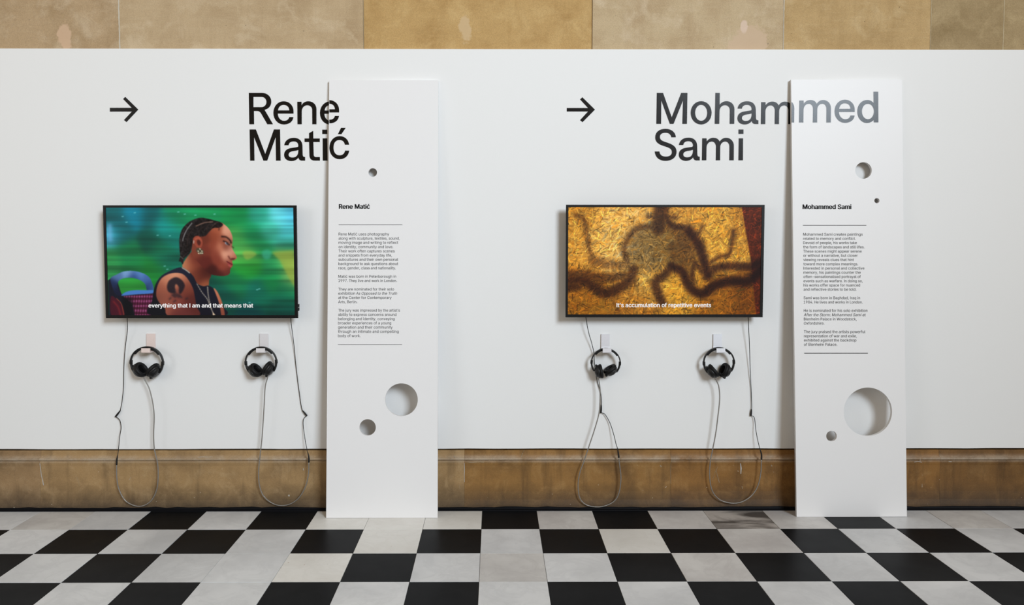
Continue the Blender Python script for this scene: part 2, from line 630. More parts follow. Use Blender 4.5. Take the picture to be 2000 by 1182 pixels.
M_scuff = paint_mat('pale_scuff', (196, 188, 178), 0.8, 0.2, 150, 0.1)
M_scuff2 = paint_mat('faint_scuff', (168, 148, 120), 0.8, 0.2, 150, 0.1)
for pts, w, mm in [([(78.5, 905), (79, 915), (80.5, 928), (83, 938), (85, 948)], 0.0032, M_scuff),
                   ([(386, 894), (395, 893.2), (405, 893.8), (414, 893)], 0.0016, M_scuff),
                   ([(907, 904), (907.3, 918), (907, 930), (907, 942)], 0.0022, M_scuff),
                   ([(897.5, 948), (898, 956)], 0.0022, M_scuff2),
                   ([(1024, 878), (1021, 886), (1018, 894)], 0.0018, M_scuff2),
                   ([(886, 892), (892, 896), (895, 894)], 0.0022, M_scuff),
                   ([(913, 902), (922, 903.5), (934, 902), (945, 902.5)], 0.0024, M_scuff2),
                   ([(1310, 902), (1310, 920), (1310.3, 945)], 0.0010, M_scuff2),
                   ([(1398, 916), (1401, 928), (1405, 943)], 0.0018, M_scuff2),
                   ([(1402, 912), (1397, 922), (1391, 940)], 0.0010, M_scuff2),
                   ([(1446, 905), (1447.5, 915), (1447, 926)], 0.0042, M_scuff),
                   ([(1449, 950), (1450, 955)], 0.0025, M_scuff2),
                   ([(1289, 909), (1292, 912)], 0.004, M_scuff2),
                   ([(1506, 908), (1508, 911)], 0.004, M_scuff2),
                   ([(563, 967.5), (566, 968)], 0.006, M_scuff),
                   ([(592.5, 915), (592.5, 919)], 0.003, M_scuff),
                   ([(592.5, 896), (597, 897)], 0.002, M_scuff),
                   ([(252, 938), (255, 933)], 0.0016, M_scuff),
                   ([(150, 932), (153, 942), (155, 950)], 0.0010, M_scuff2),
                   ([(1796, 895), (1796, 902)], 0.0022, M_scuff),
                   ([(1785, 902.5), (1792, 901), (1800, 903)], 0.0022, M_scuff),
                   ([(1852, 901.5), (1858, 901.8)], 0.0022, M_scuff),
                   ([(1801, 945), (1801, 952)], 0.003, M_scuff2)]:
    scuff(pts, w, mm)

# ---------------------------------------------------------------- floor of marble tiles
floor = empty('floor', kind='structure')
tag(floor, 'floor of black and white marble tiles in a checker with a few swapped tiles')
link('floor_bed', bm_mesh(box_bm(XL, XR, -7.0, 0.3, -0.08, -0.004)), M_grout, floor)
M_tw = marble_mat('white_marble', (215, 216, 217), (177, 178, 180), 0.62, 0.34)
M_tw2 = marble_mat('warm_white_marble', (223, 221, 216), (198, 194, 186), 0.55, 0.36, speck=0.7)
M_tw3 = marble_mat('grey_white_marble', (208, 206, 203), (176, 172, 170), 0.9, 0.36)
M_tst = marble_mat('stained_grey_marble', (182, 176, 170), (150, 145, 140), 0.9, 0.4, stain=(66, 62, 59))
M_tb = marble_mat('black_marble', (18, 19, 21), (26, 27, 29), 0.6, 0.34, spec=0.035)
cols = {0: -0.0696, 1: 0.2315, 2: 0.5393, 3: 0.8454, 4: 1.154, 5: 1.4831, 6: 1.7842, 7: 2.0877,
        -1: -0.3747, -2: -0.6798, -3: -0.9813, -4: -1.2907, -5: -1.5945, -6: -1.9011}
for k in range(8, 15):
    cols[k] = cols[7] + 0.3045 * (k - 7)
for k in range(-7, -15, -1):
    cols[k] = cols[-6] + 0.3045 * (k + 6)
rows = [-0.006, -0.3108, -0.6143, -0.9208] + [-0.9208 - 0.305 * i for i in range(1, 20)]
special = {(0, 4): M_tst, (0, -2): M_tw2, (0, -3): M_tw2, (0, 8): M_tw3, (0, -8): M_tw3, (2, 0): M_tst if False else M_tw3, (2, -4): M_tw,
           (1, -2): M_tw2, (2, -3): M_tw2, (0, -1): M_tw2, (1, 2): M_tw2, (0, 3): M_tw3, (0, 1): M_tw3, (1, 4): M_tw3, (0, 5): M_tw3,
           (2, 3): M_tw3, (3, 2): M_tw}
random.seed(3)
far = {0: bmesh.new(), 1: bmesh.new()}
for r in range(len(rows) - 1):
    for k in range(-14, 14):
        x0, x1, y1, y0 = cols[k] + 0.0009, cols[k + 1] - 0.0009, rows[r] - 0.0009, rows[r + 1] + 0.0009
        black = (r + k) % 2 == 0
        mt = special.get((r, k)) or (M_tb if black else M_tw)
        dz = random.uniform(-0.0006, 0.0006)
        if r < 7:
            cx, cy = (x0 + x1) / 2, (y0 + y1) / 2
            o = link('floor_tile', bm_mesh(box_bm(x0 - cx, x1 - cx, y0 - cy, y1 - cy, -0.02, 0.0, 0.0006)), mt, floor)
            o.location = (cx, cy, dz)
        else:
            box_bm(x0, x1, y0, y1, -0.02, 0.0, 0, far[0 if black else 1])
for q, mt in ((0, M_tb), (1, M_tw)):
    link('far_floor_tiles', bm_mesh(far[q]), mt, floor, kind='stuff')

# ================================================================ LETTERING
KAP = 0.57


def path(s):
    """M/L/C as in SVG; h,v = quarter arc leaving horizontally / vertically"""
    tk = s.split()
    i, cs, cur = 0, [], None
    c = None
    while i < len(tk):
        op = tk[i]
        i += 1
        if op == 'Z':
            continue
        nn = {'M': 2, 'L': 2, 'h': 2, 'v': 2, 'C': 6}[op]
        a = [float(x) for x in tk[i:i + nn]]
        i += nn
        if op == 'M':
            c = [(a[0], a[1])]
            cs.append(c)
        elif op == 'L':
            c.append((a[0], a[1]))
        else:
            x0, y0 = c[-1]
            if op == 'h':
                x1, y1 = a
                q = (x0 + KAP * (x1 - x0), y0, x1, y1 - KAP * (y1 - y0), x1, y1)
            elif op == 'v':
                x1, y1 = a
                q = (x0, y0 + KAP * (y1 - y0), x1 - KAP * (x1 - x0), y1, x1, y1)
            else:
                q = a
            for k in range(1, 9):
                t = k / 8
                b0, b1, b2, b3 = (1 - t) ** 3, 3 * t * (1 - t) ** 2, 3 * t * t * (1 - t), t ** 3
                c.append((b0 * x0 + b1 * q[0] + b2 * q[2] + b3 * q[4], b0 * y0 + b1 * q[1] + b2 * q[3] + b3 * q[5]))
    for c in cs:
        if abs(c[0][0] - c[-1][0]) + abs(c[0][1] - c[-1][1]) < 0.01:
            c.pop()
    return cs


G = {
    'R': "M 80 84 L 270 84 h 405 210 C 405 272 368 316 308 328 L 430 537 L 348 537 L 262 388 C 248 362 232 346 200 346 L 155 346 L 158 537 L 88 537 Z "
         "M 148 142 L 148 290 L 262 290 h 335 215 v 262 142 Z",
    'e': "M 726 383 L 500 383 v 590 487 C 630 487 655 468 665 433 L 725 433 C 715 500 665 540 585 540 h 435 372 v 585 205 h 726 350 Z "
         "M 502 337 L 665 337 C 662 290 635 258 585 258 C 540 258 510 285 502 337 Z",
    'n': "M 780 212 L 842 212 L 842 262 C 862 225 895 205 940 205 h 1057 320 L 1057 537 L 997 537 L 995 330 v 925 263 h 845 350 L 845 537 L 783 537 Z",
    'M': "M 92 612 L 183 612 L 318 965 L 443 612 L 532 612 L 540 1062 L 473 1062 L 468 725 L 347 1062 L 292 1062 L 157 725 L 163 1062 L 100 1062 Z",
    'a': "M 592 840 C 600 775 650 733 730 733 C 805 733 852 775 855 850 L 858 975 C 860 1000 868 1008 893 1008 L 893 1062 L 850 1062 C 820 1062 802 1048 797 1018 "
         "C 775 1050 740 1068 695 1068 C 635 1068 590 1035 590 980 C 590 925 625 890 690 880 L 770 868 C 788 865 795 860 795 845 C 793 805 770 785 728 785 C 685 785 660 805 655 840 Z "
         "M 795 908 C 775 918 750 920 718 925 C 675 933 655 950 655 978 C 655 1002 678 1017 710 1017 C 765 1017 797 985 795 908 Z",
    't': "M 950 665 L 1010 632 L 1012 742 L 1105 742 L 1105 793 L 1012 793 L 1017 970 C 1017 998 1028 1010 1055 1010 L 1107 1010 L 1107 1062 L 1040 1062 C 980 1062 955 1035 955 975 L 950 793 L 885 793 L 885 742 L 950 742 Z",
    'i': "M 1140 615 L 1212 615 L 1212 678 L 1140 678 Z M 1146 740 L 1212 740 L 1216 1062 L 1148 1062 Z",
    'ć': "M 1528 833 L 1467 833 C 1458 788 1432 765 1390 765 C 1335 765 1303 805 1303 875 C 1303 945 1338 985 1390 985 C 1435 985 1460 960 1470 917 L 1530 917 C 1520 995 1465 1042 1392 1042 h 1243 877 v 1390 708 C 1465 708 1518 755 1528 833 Z "
         "M 1412 588 L 1480 588 L 1418 680 L 1365 680 Z",
    'M2': "M 95 84 L 185 84 L 310 437 L 447 84 L 537 84 L 530 532 L 463 532 L 473 195 L 337 532 L 283 532 L 160 195 L 157 532 L 88 532 Z",
    'o': "M 584 372 v 735 204 h 886 372 v 735 540 h 584 372 Z M 648 372 v 735 487 h 822 372 v 735 257 h 648 372 Z",
    'h': "M 940 84 L 1004 84 L 1002 255 C 1025 222 1060 204 1102 204 h 1215 320 L 1212 532 L 1146 532 L 1148 330 v 1080 262 h 1000 350 L 996 532 L 930 532 Z",
    'm': "M 750 740 L 813 740 L 815 785 C 838 750 872 732 910 732 C 955 732 985 750 1002 787 C 1025 750 1058 732 1095 732 h 1207 850 L 1205 1057 L 1140 1057 L 1142 860 v 1085 787 h 1010 870 L 1008 1057 L 945 1057 L 948 860 v 890 787 h 812 875 L 810 1057 L 745 1057 Z",
    'd': "M 1883 153 L 1885 633 L 1813 633 L 1813 595 C 1785 625 1750 642 1705 642 h 1555 462 v 1710 282 C 1750 282 1785 297 1810 330 L 1808 153 Z "
         "M 1628 460 v 1722 582 h 1815 460 v 1722 343 h 1628 460 Z",
    'S': "M 370 725 L 305 725 C 297 685 270 660 222 660 C 172 660 140 680 140 720 C 140 760 165 775 225 795 C 320 825 380 855 380 935 C 380 1015 315 1065 222 1065 C 130 1065 72 1015 65 930 L 133 930 C 138 980 172 1003 225 1003 C 280 1003 312 980 312 940 C 312 895 285 880 215 857 C 125 830 72 800 72 725 C 72 650 130 603 220 603 C 305 603 365 650 370 725 Z",
    'i2': "M 1273 613 L 1345 613 L 1345 676 L 1273 676 Z M 1277 740 L 1340 740 L 1338 1057 L 1272 1057 Z",
}


def letter(key, dx, dy, org, sc, mapper, parent, mat, clip=None, name='vinyl_letter', inv=None):
    cs = [[(org[0] + (x + dx) / sc, org[1] + (y + dy) / sc) for x, y in c] for c in path(G[key])]
    me = curve_mesh(cs)
    bm = bmesh.new()
    bm.from_mesh(me)
    bpy.data.meshes.remove(me)
    if clip:
        x, keep = clip
        bmesh.ops.bisect_plane(bm, geom=bm.verts[:] + bm.edges[:] + bm.faces[:], plane_co=(x, 0, 0), plane_no=(1, 0, 0),
                               clear_outer=keep == 'left', clear_inner=keep == 'right')
    for v in bm.verts:
        v.co = mapper(v.co.x, v.co.y)
    for f in bm.faces:
        f.normal_update()
    me = bpy.data.meshes.new(name)
    bm.to_mesh(me)
    bm.free()
    if inv is not None:
        me.transform(inv)
    return link(name, me, mat, parent)


def wall_map(px, py):
    return on_y(px, py, -0.0012)


O1, O2, O3 = (475, 170), (1270, 170), (1480, 160)
S1, S3 = 7.386, 8.0
for key, dx, dy in (('R', 0, 0), ('e', 0, 0), ('n', 0, 0), ('M', 0, 0), ('a', 0, 0), ('t', 0, 0), ('i', 0, 0)):
    letter(key, dx, dy, O1, S1, wall_map, panel, M_vinyl)
letter('e', 672, 2, O1, S1, wall_map, panel, M_vinyl, clip=(645.5, 'left'))
for key, dx, dy in (('M2', 0, 0), ('o', 0, 0), ('h', 0, 0), ('a', 668, -528), ('S', 0, 0), ('a', -178, -3), ('m', 0, 0), ('i2', 0, 0)):
    letter(key, dx, dy, O2, S1, wall_map, panel, M_vinyl)
letter('m', 850, -522, O2, S1, wall_map, panel, M_vinyl, clip=(1546.8, 'left'))
for org, sc, pts in (((190, 150), 2.857, [(70, 173), (192, 173), (144, 124), (156, 112), (229, 183), (163, 253), (149, 241), (193, 194), (70, 194)]),
                     ((1080, 140), 2.778, [(75, 197), (190, 197), (147, 150), (160, 139), (228, 206), (161, 274), (147, 263), (190, 216), (75, 216)])):
    me = curve_mesh([[(org[0] + x / sc, org[1] + y / sc) for x, y in pts]])
    for v in me.vertices:
        v.co = wall_map(v.co.x, v.co.y)
    o = link('vinyl_arrow', me, M_vinyl, panel)

# ---------------------------------------------------------------- small type
try:
    FONT = bpy.data.fonts.load(os.path.join(bpy.utils.system_resource('DATAFILES'), 'fonts', 'Inter.woff2'))
except Exception:
    FONT = None


def text_bm(body, shear=0.0, res=3):
    """one line of type as a flat mesh; every outline is filled on its own, so glyphs built of overlapping strokes stay whole"""
    cu = bpy.data.curves.new('t', 'FONT')
    cu.body = body
    if FONT:
        cu.font = FONT
    cu.size = 1.0
    cu.resolution_u = res
    cu.shear = shear
    ob = bpy.data.objects.new('t', cu)
    COL.objects.link(ob)
    dg = bpy.context.evaluated_depsgraph_get()
    cv = ob.to_curve(dg)
    polys = []
    for sp in cv.splines:
        pts = []
        if sp.type == 'BEZIER':
            bp = list(sp.bezier_points)
            for k, a in enumerate(bp):
                b = bp[(k + 1) % len(bp)]
                straight = (a.handle_right - a.co).length < 1e-6 and (b.handle_left - b.co).length < 1e-6
                m = 1 if straight else res
                for q in range(m):
                    t = q / m
                    p = a.co * (1 - t) ** 3 + a.handle_right * 3 * t * (1 - t) ** 2 + b.handle_left * 3 * t * t * (1 - t) + b.co * t ** 3
                    pts.append((p.x, p.y))
        else:
            pts = [(p.co.x, p.co.y) for p in sp.points]
        if len(pts) > 2:
            polys.append(pts)
    ob.to_curve_clear()
    bpy.data.objects.remove(ob)
    bpy.data.curves.remove(cu)

    V, E = [], []
    for p in polys:
        n0 = len(V)
        V += [Vector(q) for q in p]
        E += [(n0 + k, n0 + (k + 1) % len(p)) for k in range(len(p))]
    vo, eo, fo = delaunay_2d_cdt(V, E, [], 0, 1e-6)[:3]
    # keep the triangles that lie inside by winding number
    P2 = np.array([(p.x, p.y) for p in vo])
    T = np.array([tuple(f) for f in fo])
    c = P2[T].mean(1)
    A = np.array([(V[a].x, V[a].y) for a, b in E])
    B = np.array([(V[b].x, V[b].y) for a, b in E])
    up = (A[None, :, 1] <= c[:, None, 1]) & (B[None, :, 1] > c[:, None, 1])
    dn = (A[None, :, 1] > c[:, None, 1]) & (B[None, :, 1] <= c[:, None, 1])
    cr = (B[None, :, 0] - A[None, :, 0]) * (c[:, None, 1] - A[None, :, 1]) - (c[:, None, 0] - A[None, :, 0]) * (B[None, :, 1] - A[None, :, 1])
    wn = (up & (cr > 0)).sum(1) - (dn & (cr < 0)).sum(1)
    T = T[wn != 0]
    me = bpy.data.meshes.new('t')
    me.from_pydata([(x, y, 0) for x, y in P2], [], T.tolist())
    return me


_h = text_bm('H')
CAP_H = max(v.co.y for v in _h.vertices)
bpy.data.meshes.remove(_h)


def put_text(bm, body, x0, x1, base_y, em, mapper, shear=0.0, weight=0.0):
    """set one line between pixel columns x0 and x1 on baseline base_y; em = capital height in pixels"""
    me = text_bm(body.replace('I', '\u0399'), shear)
    em = em / CAP_H
    xs = [v.co.x for v in me.vertices]
    a, b = min(xs), max(xs)
    bold = [(-weight, 0.0), (0.0, weight * 0.4), (weight, 0.0), (0.0, -weight * 0.4)] if weight else [(0, 0)]
    k = (x1 - x0 - 2 * weight * em) / (b - a)
    xs = [tuple(v.co) for v in me.vertices]
    for i, (dx, dy) in enumerate(bold):
        for v, p in zip(me.vertices, xs):
            q = mapper(x0 + weight * em + (p[0] - a) * k + dx * em, base_y - (p[1] + dy) * em)
            v.co = q + (CAM - q).normalized() * 0.00008 * i
        bm.from_mesh(me)
    bpy.data.meshes.remove(me)
    return bm


def flat_obj(name, bm, mat, parent, inv):
    me = bpy.data.meshes.new(name)
    bm.to_mesh(me)
    bm.free()
    me.materials.clear()
    me.transform(inv)
    return link(name, me, mat, parent)


# ================================================================ LEANING BOARDS
def lean_board(bl, br, tl, tr, holes, label):
    T = 0.018
    P0, P1 = on_z(*bl, 0.0), on_z(*br, 0.0)
    y0 = (P0.y + P1.y) / 2
    P2 = on_y(*tl, -T - 0.004)
    u = Vector((1, 0, 0))
    xl = (P0.x + P2.x) / 2
    width = P1.x - P0.x
    vdir = Vector((0, P2.y - y0, P2.z))
    height = vdir.length
    vdir.normalize()
    nrm = u.cross(vdir)                       # points to the room
    if nrm.y > 0:
        nrm = -nrm
    lift = T * abs(nrm.z) + 0.0005 + (T * abs(vdir.y))
    org = Vector((xl, y0, lift * 0.5))
    root = empty('leaning_board', org)
    M = Matrix(((1, vdir.x, nrm.x), (0, vdir.y, nrm.y), (0, vdir.z, nrm.z))).to_4x4()
    root.matrix_world = Matrix.Translation(org) @ M
    inv = root.matrix_world.inverted()
    front_n = (root.matrix_world.to_3x3() @ Vector((0, 0, 1))).normalized()

    def mapper(px, py, lift_=0.0008):
        return on_plane(px, py, org + front_n * lift_, front_n)

    def loc2(px, py):
        q = inv @ mapper(px, py, 0.0)
        return q
    w0 = loc2(*bl).x
    t0, t1 = loc2(*tl), loc2(*tr)
    contours = [[(w0, 0), (w0 + width, 0), (t1.x, height), (t0.x, height)]]
    for (cx, cy, rx, ry) in holes:
        c = loc2(cx, cy)
        r = (abs(loc2(cx + rx, cy).x - c.x) + abs(loc2(cx, cy + ry).y - c.y)) / 2
        N = 64
        contours.append([(c.x + r * math.cos(-2 * math.pi * k / N), c.y + r * math.sin(-2 * math.pi * k / N)) for k in range(N)])
    me = curve_mesh(contours, extrude=T / 2)
    me.transform(Matrix.Translation((0, 0, -T / 2)))
    link('board', me, M_board, root)
    tag(root, label, 'board', 'white text boards leaning on the panel')
    return root, mapper, inv


board1, map1, inv1 = lean_board((637, 1012), (854.5, 1012.5), (643, 157), (856, 157),
                                [(728, 337, 8.2, 8.6), (784, 781, 32, 32), (718, 835, 16, 16)],
                                'tall white board leaning between the two screens, green screen on its left, three round holes')
board2, map2, inv2 = lean_board((1556, 1009.5), (1773, 1010.5), (1545, 156), (1761.5, 156),
                                [(1686.5, 333, 16, 16.3), (1712.7, 392, 5, 5), (1695, 804.5, 47.3, 47.3), (1624, 852, 10.3, 10.3)],
                                'tall white board leaning right of the golden screen, four round holes, one very large')

letter('e', 658, -16, O1, S1, map1, board1, M_vinyl, clip=(643.2, 'right'), inv=inv1)
letter('ć', 0, 0, O1, S1, map1, board1, M_vinyl, inv=inv1)
letter('m', 872, -545, O2, S1, map2, board2, M_vinyl, clip=(1546.2, 'right'), inv=inv2)
letter('m', 1400, -545, O2, S1, map2, board2, M_vinyl, inv=inv2)
letter('e', 2224, -23, O2, S1, map2, board2, M_vinyl, inv=inv2)
letter('d', 0, 0, O3, S3, map2, board2, M_vinyl, inv=inv2)


def board_text(root, mapper, inv, org, sc, heading, hx, hy, rules, paras, left, base0, pitch):
    bm = bmesh.new()
    put_text(bm, heading, org[0] + hx[0] / sc, org[0] + hx[1] / sc, org[1] + hy / sc, 8.6, mapper, weight=0.032)
    flat_obj('heading_text', bm, M_print, root, inv)
    for (xa, xb, y, th) in rules:
        xa, xb, y = org[0] + xa / sc, org[0] + xb / sc, org[1] + y / sc
        bm = bmesh.new()
        bm.faces.new([bm.verts.new(mapper(*p)) for p in ((xa, y + th), (xb, y + th), (xb, y - th), (xa, y - th))])
        flat_obj('rule_line', bm, M_print, root, inv)
    for para in paras:
        bm = bmesh.new()
        for (li, segs) in para:
            y = org[1] + (base0 + li * pitch) / sc
            for (txt, xa, xb, it) in segs:
                xa = left(li) if xa is None else xa
                put_text(bm, txt, org[0] + xa / sc, org[0] + xb / sc, y, 5.35, mapper, shear=0.2 if it else 0.0)
        flat_obj('paragraph_text', bm, M_print_l, root, inv)


def P(start, *lines):
    return [(start + i, l if isinstance(l, list) else [(l[0], None, l[1], False)]) for i, l in enumerate(lines)]


board_text(board1, map1, inv1, (630, 380), 3.692, 'Rene Matić', (117, 342), 102,
           [(116, 575, 218.8, 0.42), (111, 573, 1082, 0.42)],
           [P(0, ('Rene Matić uses photography', 480), ('along with sculpture, textiles, sound,', 556), ('moving image and writing to reflect', 545),
              ('on identity, community and love.', 509), ('Their work often captures scenes', 520), ('and snippets from everyday life,', 500),
              ('subcultures and their own personal', 545), ('background to ask questions about', 545), ('race, gender, class and nationality.', 528)),
            P(10, ('Matić was born in Peterborough in', 530), ('1997. They live and work in London.', 536)),
            P(13, ('They are nominated for their solo', 515),
              [('exhibition', None, 234, False), ('As Opposed to the Truth', 241, 537, True)],
              ('at the Center for Contemporary', 498), ('Arts, Berlin.', 250)),
            P(18, ('The jury was impressed by the artist’s', 558), ('ability to express concerns around', 532), ('belonging and identity, conveying', 520),
              ('broader experiences of a young', 495), ('generation and their community', 505), ('through an intimate and compelling', 549),
              ('body of work.', 274))],
           lambda li: 116 - 4 * li / 24, 295, 30.55)
board_text(board2, map2, inv2, (1540, 380), 3.583, 'Mohammed Sami', (99, 441), 101,
           [(101, 545, 215.5, 0.42), (110, 556, 1111, 0.6)],
           [P(0, ('Mohammed Sami creates paintings', 519), ('related to memory and conflict.', 470), ('Devoid of people, his works take', 478),
              ('the form of landscapes and still lifes.', 532), ('These scenes might appear serene', 512), ('or without a narrative, but closer', 484),
              ('viewing reveals clues that hint', 457), ('toward more complex meanings.', 487), ('Interested in personal and collective', 531),
              ('memory, his paintings counter the', 505), ('often-sensationalised portrayal of', 506), ('events such as warfare. In doing so,', 519),
              ('his works offer space for nuanced', 501), ('and reflective stories to be told.', 475)),
            P(15, ('Sami was born in Baghdad, Iraq in', 501), ('1984. He lives and works in London.', 519)),
            P(18, ('He is nominated for his solo exhibition', 553),
              [('After the Storm: Mohammed Sami', None, 511, True), ('at', 518, 541, False)],
              ('Blenheim Palace in Woodstock,', 477), ('Oxfordshire.', 251)),
            P(23, [('The jury praised the artists', None, 423, False), ('powerful', 433, 538, False)],
              ('representation of war and exile,', 478), ('exhibited against the backdrop', 475), ('of Blenheim Palace.', 341))],
           lambda li: 103 + 6 * li / 26, 288, 29.65)

# ================================================================ PICTURES ON THE SCREENS
PW, PH = 500, 283


class Canvas:
    def __init__(self, u0, u1, v0, v1):
        self.w, self.h = PW, PH
        self.u0, self.v0 = u0, v0
        self.su, self.sv = PW / (u1 - u0), PH / (v1 - v0)
        U, V = np.meshgrid(u0 + (np.arange(PW) + .5) / self.su, v0 + (np.arange(PH) + .5) / self.sv)
        self.U, self.V = U, V
        self.img = np.zeros((PH, PW, 3))

    def field(self, pts, sig):
        acc = np.zeros((PH, PW, 3))
        ws = np.full((PH, PW), 1e-12)
        for (u, v, c) in pts:
            w = np.exp(-((self.U - u) ** 2 + (self.V - v) ** 2) / (2 * sig * sig)) + 1e-9
            acc += w[..., None] * np.array(c, float)
            ws += w
        return acc / ws[..., None]

    def blur(self, a, s, sy=None):
        sy = s if sy is None else sy
        for ax, sg in ((1, s * self.su), (0, sy * self.sv)):
            if sg < 0.3:
                continue
            r = int(3 * sg) + 1
            k = np.exp(-np.arange(-r, r + 1) ** 2 / (2 * sg * sg))
            k /= k.sum()
            pad = [(0, 0)] * a.ndim
            pad[ax] = (r, r)
            b = np.pad(a, pad, mode='symmetric')
            o = np.zeros_like(a)
            for i, kk in enumerate(k):
                sl = [slice(None)] * a.ndim
                sl[ax] = slice(i, i + a.shape[ax])
                o += kk * b[tuple(sl)]
            a = o
        return a

    def poly(self, pts, smooth=True, soft=2.5):
        if smooth:
            q = [(p[0], p[1], 0) for p in pts]
            cc = catmull([q[-1]] + q + [q[0], q[1]], 5)[5:-5]
            pts = [(p.x, p.y) for p in cc]
        SS = 2
        X = self.u0 + (np.arange(PW * SS) + .5) / (self.su * SS)
        Y = self.v0 + (np.arange(PH * SS) + .5) / (self.sv * SS)
        us = [p[0] for p in pts]
        vs = [p[1] for p in pts]
        i0, i1 = np.searchsorted(X, [min(us), max(us)])
        j0, j1 = np.searchsorted(Y, [min(vs), max(vs)])
        m = np.zeros((PH * SS, PW * SS), bool)
        gx, gy = X[None, i0:i1], Y[j0:j1, None]
        s = np.zeros((j1 - j0, i1 - i0), bool)
        n = len(pts)
        for k in range(n):
            (x0, y0), (x1, y1) = pts[k], pts[(k + 1) % n]
            if y0 == y1:
                continue
            cond = (gy > min(y0, y1)) & (gy <= max(y0, y1))
            xi = x0 + (gy - y0) * (x1 - x0) / (y1 - y0)
            s ^= cond & (gx < xi)
        m[j0:j1, i0:i1] = s
        a = m.reshape(PH, SS, PW, SS).mean((1, 3))
        return self.blur(a, soft) if soft else a

    def stroke(self, pts, w, soft=2.0, taper=False, smooth=True):
        q = catmull([(p[0], p[1], 0) for p in pts], 6) if (smooth and len(pts) > 2) else [Vector((p[0], p[1], 0)) for p in pts]
        d = np.full((PH, PW), 1e9)
        for a, b in zip(q, q[1:]):
            ex, ey = b.x - a.x, b.y - a.y
            L = ex * ex + ey * ey + 1e-9
            t = np.clip(((self.U - a.x) * ex + (self.V - a.y) * ey) / L, 0, 1)
            d = np.minimum(d, np.hypot(self.U - a.x - t * ex, self.V - a.y - t * ey))
        return 1 / (1 + np.exp((d - w / 2) / max(soft, 0.5)))

    def over(self, mask, col):
        col = np.array(col, float)
        self.img = self.img * (1 - mask[..., None]) + mask[..., None] * col

    def mul(self, mask, f):
        self.img *= 1 - mask[..., None] * (1 - np.array(f, float))


